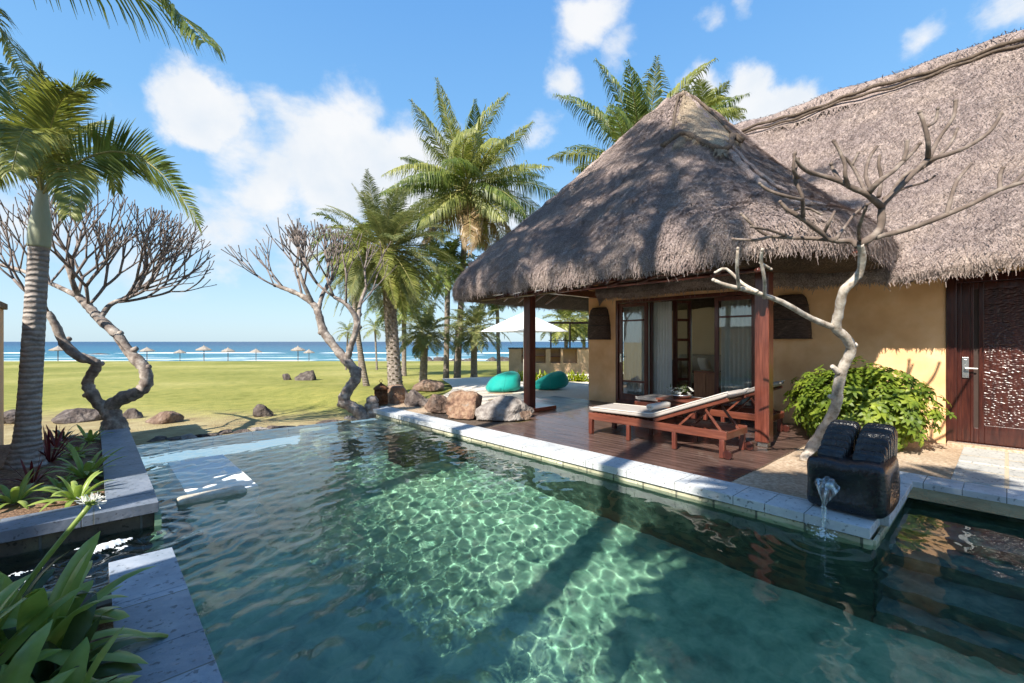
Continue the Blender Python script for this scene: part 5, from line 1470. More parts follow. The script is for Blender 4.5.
# near palm at the left with green crownshaft
b = Vector((-.60, 7.95, 0.0)); tp = pd(42, 198, depth(b) - .02)
e = empty('crownshaft_palm', b, 'near palm with ringed grey trunk and smooth green crownshaft, growing in the left planter', 'palm tree')
rr = random.Random(3); pts, rad = [], []
H = tp.z; sh = pd(37, 245, depth(b)).z
for i in range(120):
    f = i / 119; z = -.08 + (sh + .08) * f; x = b.lerp(tp, z / H)
    pts.append(Vector((x.x, x.y, z))); rad.append((.092 + .09 * math.exp(-z / .20) + .018 * (1 - f)) * (1 + (.03 if i % 4 == 0 else 0)))
MB().tube(pts, rad, 24, jit=.02, rnd=rr).build('trunk', M['trunk_ring'], e, smooth=True)
pts, rad = [], []
for i in range(24):
    f = i / 23; z = sh - .03 + (H - sh + .12) * f; x = b.lerp(tp, z / H); pts.append(Vector((x.x, x.y, z))); rad.append(.102 - .012 * f - .04 * f ** 3 + .008 * math.sin(f * 6))
MB().tube(pts, rad, 20).build('crownshaft', M['crownshaft'], e, smooth=True)
def dirpx(dx, dy, dd):   # direction from image right/up plus depth
    v = RT * dx + Vector((0, 0, dy)) + FW * dd; return v
# (image right, up, depth), length, droop
LP_TOP = tp.copy(); LP = e; LPD = depth(b)
def frond_to(e, o, mid, tip, mt, n=60, ll=.55, lw=.016, hang=.6, rnd=random, vee=.2, tw=0.0):
    """frond through given points (quadratic arc)"""
    L_ = (Vector(mid) - Vector(o)).length + (Vector(tip) - Vector(mid)).length
    segs = 26; lf, rb = MB(), MB(); c = Vector(mid) * 2 - (Vector(o) + Vector(tip)) * .5
    pts = [(Vector(o) * (1 - t) ** 2 + c * 2 * t * (1 - t) + Vector(tip) * t * t) for t in [i / segs for i in range(segs + 1)]]
    class _: pass
    rb.tube(pts, [max(.004, L_ * .007 * (1 - .9 * i / segs)) for i in range(segs + 1)], 6, caps=False)
    for side in (-1, 1):
        for k in range(n):
            u = .12 + .88 * (k + rnd.uniform(-.3, .3)) / (n - 1); u = min(max(u, .02), .999); x = u * segs; i = min(int(x), segs - 1)
            cc = pts[i].lerp(pts[i + 1], x - i); t = (pts[i + 1] - pts[i]).normalized(); s = t.cross(Vector((0, 0, 1))).normalized() * side; up = Vector((0, 0, 1)) - t * t.z; up.normalize(); s, up = s * math.cos(tw) + up * math.sin(tw) * side, up * math.cos(tw) - s * math.sin(tw) * side
            pr = math.sin(math.pi * min(1, (u - .04)) ** .75) ** .5; ln = ll * max(.3, pr) * rnd.uniform(.85, 1.1)
            dd = (s + t * (.5 + .8 * u) + up * vee * rnd.uniform(-.3, 1.3)).normalized(); w = dd.cross(up).normalized() * lw + up * lw * rnd.uniform(-.5, .5)
            m1 = cc + dd * ln * .45; d2 = (dd + Vector((0, 0, -1)) * hang * rnd.uniform(.6, 1.3)).normalized(); m2 = m1 + d2 * ln * .3; e3 = m2 + (d2 + Vector((0, 0, -1)) * hang).normalized() * ln * .25
            for qd in ((cc - w * .5, cc + w * .5, m1 + w, m1 - w), (m1 - w, m1 + w, m2 + w * .7, m2 - w * .7), (m2 - w * .7, m2 + w * .7, e3 + w * .1, e3 - w * .1)):
                b0 = len(lf.v); lf.v += [tuple(v) for v in qd]; lf.f.append((b0, b0 + 1, b0 + 2, b0 + 3))
    fo = lf.build('frond', M[mt], e); rb.build('rib', M['rachis'], fo, smooth=True)

for (mx, my, md_, tx_, ty_, td_, mt, ll_, hg, ve) in (
    (122, 152, -.1, 199, 224, -.3, 'frond', .40, .12, .25), (88, 128, .4, 116, 190, .8, 'frond_yel', .36, .5, .2), (62, 108, .3, 100, 82, .5, 'frond', .34, .4, .4), (52, 122, -.3, 74, 92, -.6, 'frond_yel', .36, .2, .5),
    (84, 150, .9, 150, 160, 1.6, 'frond', .36, .5, .3), (22, 120, .2, -10, 62, .4, 'frond', .40, .3, .4), (2, 140, -.3, -50, 150, -.6, 'frond_yel', .42, .5, .2), (0, 165, .2, -60, 215, .4, 'frond', .42, .5, .2),
    (30, 130, -.6, 12, 170, -1.2, 'frond_yel', .42, .6, .1), (28, 140, .7, 18, 128, 1.5, 'frond', .36, .4, .3), (66, 165, -.5, 70, 215, -1.0, 'frond_yel', .34, .6, .2), (45, 120, .1, 40, 70, .1, 'frond_yel', .3, .3, .4)):
    frond_to(LP, LP_TOP + Vector((0, 0, .02)), pd(mx, my, LPD + md_), pd(tx_, ty_, LPD + td_), mt, n=120, ll=ll_ * 1.15, lw=.0095, hang=hg, rnd=rr, vee=ve, tw=R(62) if mx == 122 else 0)

# palm whose fronds hang into the top left corner; its trunk stands beyond the frame
b = Vector((-2.3, 6.9, -.1)); tp = Vector((-2.0, 6.3, 4.9))
e = empty('overhanging_palm', b, 'palm beyond the left edge whose dark fronds arch into the top left corner', 'palm tree')
MB().tube([b.lerp(tp, i / 40) for i in range(41)], [.17 - .05 * i / 40 for i in range(41)], 16).build('trunk', M['trunk_coco'], e, smooth=True)
frond_to(e, tp, pd(95, -30, 5.0), pd(205, 42, 5.0), 'frond', rnd=rr, ll=.85, n=84, lw=.013, hang=.8)
frond_to(e, tp, pd(-40, -10, 5.2), pd(30, 82, 5.3), 'frond_yel', rnd=rr, ll=.5, n=80, lw=.011)
frond_to(e, tp, pd(-60, 20, 5.6), pd(12, 130, 5.6), 'frond_yel', rnd=rr, ll=.5)
for k in range(4):
    az = R(150 + k * 31); lf, rb = MB(), MB(); frond(lf, rb, tp, az, rr.uniform(.1, 1.0), 2.6, .45, n=40, ll=.6, lw=.02, hang=.5, rnd=rr)
    fo = lf.build('frond', M['frond'], e); rb.build('rib', M['rachis'], fo)

# tall coconut palm in the centre
b = ground_at(457, 380); d = depth(b); tp = pd(467, 190, d)
palm('coconut_palm', b, tp, 'tallest coconut palm with windblown crown, left of the thatched roof', nf=44, L=5.7, r0=.17, r1=.14, seed=12, el=(-.75, 1.5), ll=1.35, lw=.021, hang=2.2, droop=(.14, .45), n=84, vee=.1, wind=RT * .06, dry=.10, nut=True)
# date palm
b = at(396, 395, -.06); b = FW * depth(b) * 1.06 + RT * b.dot(RT) * 1.06; b.z = zt(b.x, b.y); d = depth(b); tp = pd(386, 252, d)
palm('date_palm', b, tp, 'stout date palm with rough grey trunk and dense crown behind the lantern', nf=74, L=2.7, r0=.21, r1=.17, seed=5, leafm='frond_blue', trunkm='trunk_date', el=(-1.0, 1.4), ll=.46, lw=.0095, hang=.35, droop=(.22, .5), n=84, stiff=True, boots=True, bulge=.25, bend=.12)
# slanted pair
b = ground_at(367, 386); d = depth(b)
palm('slender_palm', b, pd(352, 245, d), 'slim leaning palm trunk curving left behind the right bare tree', nf=13, L=2.0, r0=.10, r1=.08, seed=31, el=(-.7, 1.2), ll=.5, bend=.25, group='slim palms on the lawn behind the pool', droop=(.4, .6), separate=False)
b = ground_at(361, 378); d = depth(b)
palm('slender_palm', b, pd(357, 262, d), 'slim upright palm trunk beside the leaning one', nf=12, L=2.2, r0=.10, r1=.09, seed=32, el=(-.7, 1.2), ll=.5, bend=.1, group='slim palms on the lawn behind the pool', droop=(.4, .6), separate=False)
# small palms
SP = 'young palms on the lawn between pool and shore'
for (px, pb, pt, rL, seed, lb, mt, r0) in (
    (423, 384, 334, 36, 41, 'young palm with stubby trunk standing alone right of the date palm', 'frond_blue', 8),
    (474, 381, 330, 34, 43, 'young palm with broad green crown under the roof eave corner', 'frond_blue', 7),
    (346, 370, 332, 15, 44, 'distant small palm with yellow green crown left of the slim trunks', 'frond_yel', 2),
    (377, 370, 329, 16, 45, 'distant small palm just left of the date palm trunk', 'frond_yel', 2),
    (404, 376, 300, 42, 46, 'mid height palm whose crown hangs behind the date palm trunk', 'frond', 5),
    (446, 380, 268, 44, 47, 'palm with drooping crown just left of the tall coconut palm trunk', 'frond', 6),
    (499, 374, 298, 26, 48, 'slim dark palm seen under the eave left of the parasol', 'frond', 4),
    (455, 372, 322, 14, 50, 'far palm low behind the coconut trunk', 'frond', 3)):
    b = ground_at(px, pb); d = depth(b); L_ = rL / F_PX * d
    palm('young_palm', b, pd(px + (seed % 3 - 1) * 2, pt, d), lb, nf=34 if d < 30 else 18, L=L_ * 1.15, r0=r0 / F_PX * d / 2 * .9, r1=r0 / F_PX * d / 2 * .9, seed=seed, leafm=mt, el=(-.6, 1.4), ll=L_ * .26, lw=.009 * L_ + .004, droop=(.3, .55), n=34 if d < 30 else 20, separate=False, group=SP, hang=.5)
# palm behind the roof
b = FW * 17.5 + RT * 4.9; b.z = -.1
palm('roof_palm', b, pd(641, 172, 17.5), 'coconut palm whose upper fronds show above the thatched roof left of its peak', nf=20, L=4.3, r0=.18, r1=.15, seed=8, el=(.45, 1.5), ll=1.1, lw=.020, hang=1.9, droop=(.10, .32), n=76, vee=.1, wind=RT * .04)
b = FW * 19 + RT * 7.8; b.z = -.1
palm('roof_palm', b, pd(706, 118, 19), 'palm whose small pale tuft of fronds shows just right of the roof peak', nf=14, L=1.7, r0=.16, r1=.13, seed=9, el=(-.2, 1.3), ll=.6, lw=.014, hang=.5, droop=(.1, .4), n=60, leafm='frond_yel')
# trees behind bar
for (px, py, dd, L_, sd_, lb) in ((566, 322, 38, 2.6, 61, 'bushy far palm above the pergola right of the parasol'), (584, 318, 42, 3.0, 62, 'far palm beside the villa wall corner above the bar')):
    b = wp(px, dd, 0); b.z = zt(b.x, b.y)
    palm('far_palm', b, pd(px, py, dd), lb, nf=22, L=L_, r0=.16, r1=.14, seed=sd_, el=(-.9, 1.3), ll=.8, lw=.04, droop=(.3, .5), n=26, separate=False, leafm='frond_yel')

# palms standing beside the camera's left: seen only by the shade they throw on roof, deck and pool
for (bx, by, tx, ty, tz_, sd_, L_, lb) in ((-4.95, 1.05, -4.9, 1.1, 15.4, 71, 3.7, 'tall coconut palm outside the left of the frame shading the roof'),
                                       (-5.4, 4.1, -4.7, 4.3, 13.8, 72, 3.2, 'coconut palm outside the left of the frame shading the deck'),
                                       (-1.3, -.5, -2.2, -.3, 5.3, 73, 1.7, 'low leaning coconut palm outside the frame shading the middle of the pool'),
                                       (-.9, -2.6, -1.1, -1.3, 5.4, 74, 2.3, 'coconut palm behind the viewer shading the right pool recess')):
    palm('shade_palm', (bx, by, -.1), (tx, ty, tz_), lb, nf=20, L=L_, r0=.17, r1=.13, seed=sd_, el=(-.6, 1.2), ll=.8, lw=.03, n=36, separate=False)

# ================================================================== bare frangipani trees
M['bark'] = surf('grey_brown_frangipani_bark', [(.3, (.10, .075, .065)), (.5, (.24, .20, .175)), (.7, (.48, .43, .38))], scale=9, rough=.9, bump=.7, bscale=24, bdist=.012)
M['twig'] = surf('frangipani_twigs', [(.3, (.12, .095, .085)), (.6, (.22, .18, .16)), (.8, (.34, .29, .25))], scale=9, rough=.9, bump=.2)
M['bark_mid'] = surf('shaded_brown_frangipani_branch', [(.25, (.07, .05, .04)), (.5, (.14, .105, .085)), (.75, (.30, .25, .21))], scale=6, rough=.85, bump=.5, bscale=26, bdist=.01)  # upper branches: brown bark, darkened further in colour for the shadow on them
M['bark_pale'] = surf('pale_frangipani_bark', [(.28, (.15, .115, .085)), (.42, (.36, .30, .24)), (.6, (.56, .50, .43))], scale=13, rough=.85, bump=.5, bscale=26, bdist=.01)
def smooth_path(pts, rad, k=6):
    """Catmull-Rom through control points"""
    P = [Vector(p) for p in pts]; out, ro = [], []
    for i in range(len(P) - 1):
        p0 = P[max(i - 1, 0)]; p1 = P[i]; p2 = P[i + 1]; p3 = P[min(i + 2, len(P) - 1)]
        for q in range(k):
            t = q / k
            out.append(.5 * ((2 * p1) + (p2 - p0) * t + (2 * p0 - 5 * p1 + 4 * p2 - p3) * t * t + (3 * p1 - p0 - 3 * p2 + p3) * t ** 3)); ro.append(rad[i] * (1 - t) + rad[i + 1] * t)
    out.append(P[-1]); ro.append(rad[-1]); return out, ro
def limb(mb, pts, rad, rnd, n=10, k=6, knob=.06):
    p, r = smooth_path(pts, rad, k); r = [x * (1 + rnd.uniform(-knob, knob)) for x in r]; mb.tube(p, r, n, jit=.04, rnd=rnd); return p, r
def colonize(starts, attr, step=.09, kill=.16, infl=.8, up=.12, seed=0, iters=160, wob=.06, mom=1.1):
    """grow twigs from start points toward attractor points; returns parent list and positions"""
    rs = np.random.RandomState(seed); pos = [np.array(s) for s in starts]; par = [-1] * len(pos); A = np.array(attr); gdir = [None] * len(pos)
    for it in range(iters):
        if len(A) == 0: break
        Pn = np.array(pos); D = ((A[:, None, :] - Pn[None]) ** 2).sum(-1) ** .5; near = D.argmin(1); dist = D.min(1)
        ok = dist < infl
        new = 0
        for i in np.unique(near[ok]):
            v = (A[ok & (near == i)] - Pn[i]); v = (v / np.linalg.norm(v, axis=1)[:, None]).sum(0); v /= max(np.linalg.norm(v), 1e-6)
            if par[i] >= 0:
                pd_ = Pn[i] - Pn[par[i]]; pd_ /= max(np.linalg.norm(pd_), 1e-6); v = v + pd_ * mom
            v = v + np.array([0, 0, up]) + rs.normal(0, wob, 3); v /= np.linalg.norm(v)
            q = Pn[i] + v * step
            if np.min(((np.array(pos) - q) ** 2).sum(1)) < (step * .45) ** 2: continue
            pos.append(q); par.append(int(i)); new += 1
        Pn = np.array(pos); D = ((A[:, None, :] - Pn[None]) ** 2).sum(-1) ** .5; A = A[D.min(1) > kill]
        if new == 0: infl *= 1.4
        if infl > 5: break
    return pos, par
def twig_mesh(mb, pos, par, tip=.011, power=2.4, nside=6, rmax=.05):
    n = len(pos); kids = [[] for _ in range(n)]; 
    for i, p in enumerate(par):
        if p >= 0: kids[p].append(i)
    r = [0.0] * n
    for i in range(n - 1, -1, -1):
        r[i] = tip if not kids[i] else min(rmax, sum(r[k] ** power for k in kids[i]) ** (1 / power))
    # chains
    for i in range(n):
        if par[i] == -1 or len(kids[par[i]]) > 1 or par[par[i]] == -1:
            pr_ = par[i]
            if pr_ < 0: continue
            ch = [pr_, i]
            while len(kids[ch[-1]]) == 1: ch.append(kids[ch[-1]][0])
            pts = [pos[c] for c in ch]; rad = [min(r[ch[1]], r[ch[0]])] + [r[c] for c in ch[1:]]
            if not kids[ch[-1]]:
                d = np.array(pts[-1]) - np.array(pts[-2]); rad[-1] = tip * 1.35; pts.append(pts[-1] + d * .35); rad.append(tip * .7)
            mb.tube(pts, rad, nside)
def ell_points(n, cpx, cpy, rpx, rpy, d, rd, seed, hollow=.0, ybias=None):
    rs = np.random.RandomState(seed); out = []
    while len(out) < n:
        v = rs.uniform(-1, 1, 3); l = np.linalg.norm(v)
        if l > 1 or l < hollow: continue
        if ybias and not ybias(v): continue
        p = pd(cpx + v[0] * rpx, cpy - v[1] * rpy, d + v[2] * rd); out.append(tuple(p))
    return out

def inside(px, py, rpx, rpy, d0, rd, floor=None):
    c = pd(px, py, d0)
    def f(p):
        v = p - c; a = v.dot(RT) / (rpx * d0 / F_PX); b_ = v.z / (rpy * d0 / F_PX); g = v.dot(FW) / rd
        return a * a + b_ * b_ + g * g < 1 and (floor is None or floor(a, b_))
    return f
def candelabra(mb, starts, hub, ok, rnd, tip=.0105, l0=.42, shrink=.84, lmin=.13, spread=.5, up=.16, depthmax=8, nside=6):
    hub = Vector(hub)
    def grow(p, d, l, lev):
        # returns radius at its base
        q = p; pts = [p]; bendv = Vector((rnd.gauss(0, .12), rnd.gauss(0, .12), rnd.uniform(0, .22)))
        for i in range(3):
            d = (d + bendv * .33 + Vector((0, 0, up * .3))).normalized(); q = q + d * l / 3; pts.append(q)
        inside_ = ok(q)
        if lev >= depthmax or (not inside_ and lev > 1):
            e_ = pts[-1] + d * .02
            mb.tube(pts + [e_, e_ + d * .012], [tip * 1.0, tip, tip, tip * 1.05, tip * 1.45, tip * .6], nside, jit=.05, rnd=rnd); return tip
        k = 3 if rnd.random() < .22 else 2
        a0 = rnd.uniform(0, 6.28); s1 = d.orthogonal().normalized(); s2 = d.cross(s1); rs_ = []
        for m in range(k):
            a = a0 + m * 6.283 / k + rnd.uniform(-.3, .3); sp = spread * rnd.uniform(.65, 1.25)
            out = (q - hub).normalized()
            nd = (d * 1.0 + (s1 * math.cos(a) + s2 * math.sin(a)) * sp + out * .28 + Vector((0, 0, up))).normalized()
            rs_.append(grow(q, nd, max(lmin, l * shrink * rnd.uniform(.75, 1.15)), lev + 1))
        r = min(.026, (sum(x ** 2.5 for x in rs_)) ** (1 / 2.5))
        mb.tube(pts, [r * 1.05, r, r * .97, r * 1.1], nside, jit=.05, rnd=rnd); return r
    for p, d in starts: grow(Vector(p), Vector(d).normalized(), l0, 0)
# left bare tree
rr = random.Random(5); b = at(115, 430, -.05); D0 = depth(b)
fe = empty('bare_tree', b, 'leafless twisted tree with dense twig crown at the end of the planter kerb, left', 'tree', 'leafless frangipani trees round the pool')
sc_ = D0 / F_PX
def q_(px, py, dd=0): return pd(px, py, D0 + dd)
tr = MB()
limb(tr, [q_(115, 432), q_(113, 418), q_(110, 408), q_(121, 399), q_(137, 393), q_(146, 384), q_(144, 368), q_(130, 353), q_(117, 335), q_(100, 319), q_(88, 306), q_(78, 296)], [x * sc_ for x in (12, 8.5, 7, 6.5, 6, 5.5, 5, 5, 4.6, 4.4, 4.0, 3.4)], rr, 14, knob=.12)
limb(tr, [q_(112, 414, .02), q_(99, 404, -.1), q_(91, 392, -.2), q_(88, 381, -.2), q_(96, 367, -.25), q_(93, 361, -.3), q_(78, 356, -.35), q_(64, 343, -.4), q_(56, 326, -.45), q_(48, 312, -.5)], [x * sc_ for x in (6.5, 5.5, 5, 4.6, 4.3, 4.2, 4.6, 4, 3.2, 2.8)], rr, 12, knob=.14)
for (a, b_) in (((116, 337), (122, 332)), ((131, 352), (137, 348)), ((91, 392), (84, 396)), ((145, 369), (150, 366)), ((96, 366), (103, 363)), ((64, 343), (70, 338))):
    limb(tr, [q_(*a), q_(*b_)], [3.6 * sc_, 2.2 * sc_], rr, 8)
limb(tr, [q_(100, 319), q_(110, 305, .1), q_(126, 298, .2)], [x * sc_ for x in (2.8, 2.2, 1.8)], rr, 8)
limb(tr, [q_(78, 296), q_(50, 283, .2), q_(20, 270, .3), q_(-12, 262, .4)], [x * sc_ for x in (2.8, 2.2, 1.9, 1.6)], rr, 8)
limb(tr, [q_(78, 296), q_(72, 280, -.2), q_(66, 262, -.2)], [x * sc_ for x in (2.8, 2.2, 1.9)], rr, 8)
tr.build('trunk', M['bark'], fe, smooth=True)
okf = inside(92, 266, 108, 66, D0, 1.25, lambda a, b_: b_ > -.80 + .1 * abs(a))
def D_(x, y, z): return RT * x + Vector((0, 0, y)) + FW * z
st = [(q_(126, 298, .2), D_(1, .25, .2)), (q_(126, 298, .2), D_(1, .75, -.4)), (q_(110, 305, .1), D_(.9, .7, .6)), (q_(88, 306), D_(.7, 1, -.7)), (q_(88, 306), D_(.6, 1, .5)), (q_(78, 296), D_(-.3, 1, .6)), (q_(66, 262, -.2), D_(.2, 1, -.1)), (q_(66, 262, -.2), D_(-.6, 1, -.4)), (q_(72, 280, -.2), D_(.8, .9, -.6)), (q_(72, 280, -.2), D_(.5, 1, .2)),
      (q_(50, 283, .2), D_(-.5, 1, .3)), (q_(50, 283, .2), D_(.3, 1, .6)), (q_(20, 270, .3), D_(-.5, 1, .1)), (q_(20, 270, .3), D_(.5, 1, -.3)), (q_(-12, 262, .4), D_(-.4, 1, 0)), (q_(48, 312, -.5), D_(-.9, .9, -.2)), (q_(48, 312, -.5), D_(.1, 1, -.6)), (q_(118, 302, .15), D_(1, .1, .6)), (q_(122, 300, .2), D_(1, .05, -.5))]
mb = MB(); candelabra(mb, st, q_(84, 312), okf, rr, tip=.0066, l0=.42, up=.13, depthmax=5, shrink=.90, spread=.62); mb.build('crown', M['twig'], fe, smooth=True)

# right bare tree by the far pool corner
rr = random.Random(15); D0 = 10.2; sc_ = D0 / F_PX
b = pd(372, 421, D0)
fe = empty('bare_tree', b, 'leafless curving tree with pale twig crown at the far pool corner beside the lantern', 'tree', 'leafless frangipani trees round the pool')
tr = MB()
limb(tr, [q_(366, 424), q_(362, 414), q_(352, 407), q_(344, 401), q_(348, 390), q_(356, 378), q_(353, 368), q_(343, 357), q_(331, 342), q_(323, 330), q_(318, 312), q_(313, 304), q_(302, 296), q_(286, 289), q_(274, 285)], [x * sc_ for x in (9, 6.2, 5.6, 5.6, 5.4, 5.0, 4.8, 4.5, 4.2, 4.2, 3.4, 3, 2.5, 2.1, 1.7)], rr, 13, knob=.12)
limb(tr, [q_(347, 360), q_(351, 346, -.1), q_(356, 330, -.2), q_(356, 318, -.2), q_(346, 304, -.3), q_(334, 297, -.3)], [x * sc_ for x in (3.4, 3, 2.9, 2.6, 2.2, 1.8)], rr, 10, knob=.12)
limb(tr, [q_(318, 312), q_(322, 296, .1), q_(330, 280, .2)], [x * sc_ for x in (2.6, 2.1, 1.7)], rr, 8)
limb(tr, [q_(358, 325, -.2), q_(360, 305, -.1), q_(366, 288, 0)], [x * sc_ for x in (2.4, 1.9, 1.6)], rr, 8)
limb(tr, [q_(313, 304), q_(304, 285, -.2), q_(298, 268, -.2)], [x * sc_ for x in (2.3, 1.9, 1.5)], rr, 8)
for (a, b_) in (((323, 330), (319, 334)), ((343, 401), (338, 406)), ((356, 330), (361, 326)), ((356, 318), (361, 313)), ((355, 372), (361, 369))): limb(tr, [q_(*a), q_(*b_)], [3.4 * sc_, 2 * sc_], rr, 8)
# knotted stump beside it
limb(tr, [q_(373, 424, .05), q_(374, 412, .05), q_(371, 403, .05), q_(377, 399, .05)], [x * sc_ for x in (8, 7, 6, 4)], rr, 12, knob=.2)
tr.build('trunk', M['bark'], fe, smooth=True)
okf = inside(318, 274, 68, 40, D0, 1.35, lambda a, b_: b_ > -.75)
st = [(q_(274, 285), D_(-1, .35, 0)), (q_(274, 285), D_(-.6, .9, .3)), (q_(284, 288), D_(-.6, .9, -.4)), (q_(284, 288), D_(-.9, .5, .5)), (q_(302, 296), D_(-.3, 1, .3)), (q_(298, 268, -.2), D_(0, 1, 0)), (q_(298, 268, -.2), D_(-.7, .8, -.3)), (q_(304, 285, -.2), D_(.5, 1, -.5)), (q_(330, 280, .2), D_(.3, 1, .2)), (q_(330, 280, .2), D_(-.4, 1, .5)),
      (q_(322, 296, .1), D_(.6, .9, .3)), (q_(366, 288), D_(.5, 1, 0)), (q_(366, 288), D_(-.2, 1, .5)), (q_(360, 305, -.1), D_(.9, .7, -.3)), (q_(334, 297, -.3), D_(-.4, 1, -.4)), (q_(346, 304, -.3), D_(.3, 1, -.6)), (q_(334, 297, -.3), D_(-.9, .5, 0)), (q_(278, 287), D_(-.8, .3, -.6))]
mb = MB(); candelabra(mb, st, q_(322, 318), okf, rr, tip=.0085, l0=.44, up=.14, depthmax=5, shrink=.90, spread=.6); mb.build('crown', M['twig'], fe, smooth=True)

# pale frangipani behind the fountain
rr = random.Random(25); b = at(806, 459, .0); D0 = 5.55
fe = empty('bare_tree', b, 'pale stubby branched leafless tree leaning behind the black fountain stone', 'tree', 'leafless frangipani trees round the pool')
def q_(px, py, dd=0): return pd(px, py, (4.45 + max(0, py - 244) * .0063) + dd * .7)
D0 = 4.75; tr = MB(); sc_ = D0 / F_PX
limb(tr, [b + Vector((0, 0, -.05)), q_(812, 447, .2), q_(827, 424, .1), q_(836, 405), q_(838, 388), q_(843, 368), q_(851, 350), q_(846, 338), q_(836, 328), q_(839, 312), q_(843, 292), q_(851, 283), q_(860, 272), q_(862, 256), q_(860, 244)], [x * sc_ * .80 for x in (10, 8, 7.2, 6.8, 6.4, 6.6, 6.2, 6.2, 6.0, 5.6, 5.2, 5.0, 4.4, 4.0, 4.0)], rr, 16, k=4, knob=.10)
for (a, b_) in (((838, 372), (832, 366)), ((851, 347), (857, 344)), ((834, 398), (829, 396))): limb(tr, [q_(*a), q_(*b_)], [3.8 * sc_, 2.2 * sc_], rr, 8)
tr.build('trunk', M['bark_pale'], fe, smooth=True)
br = MB()
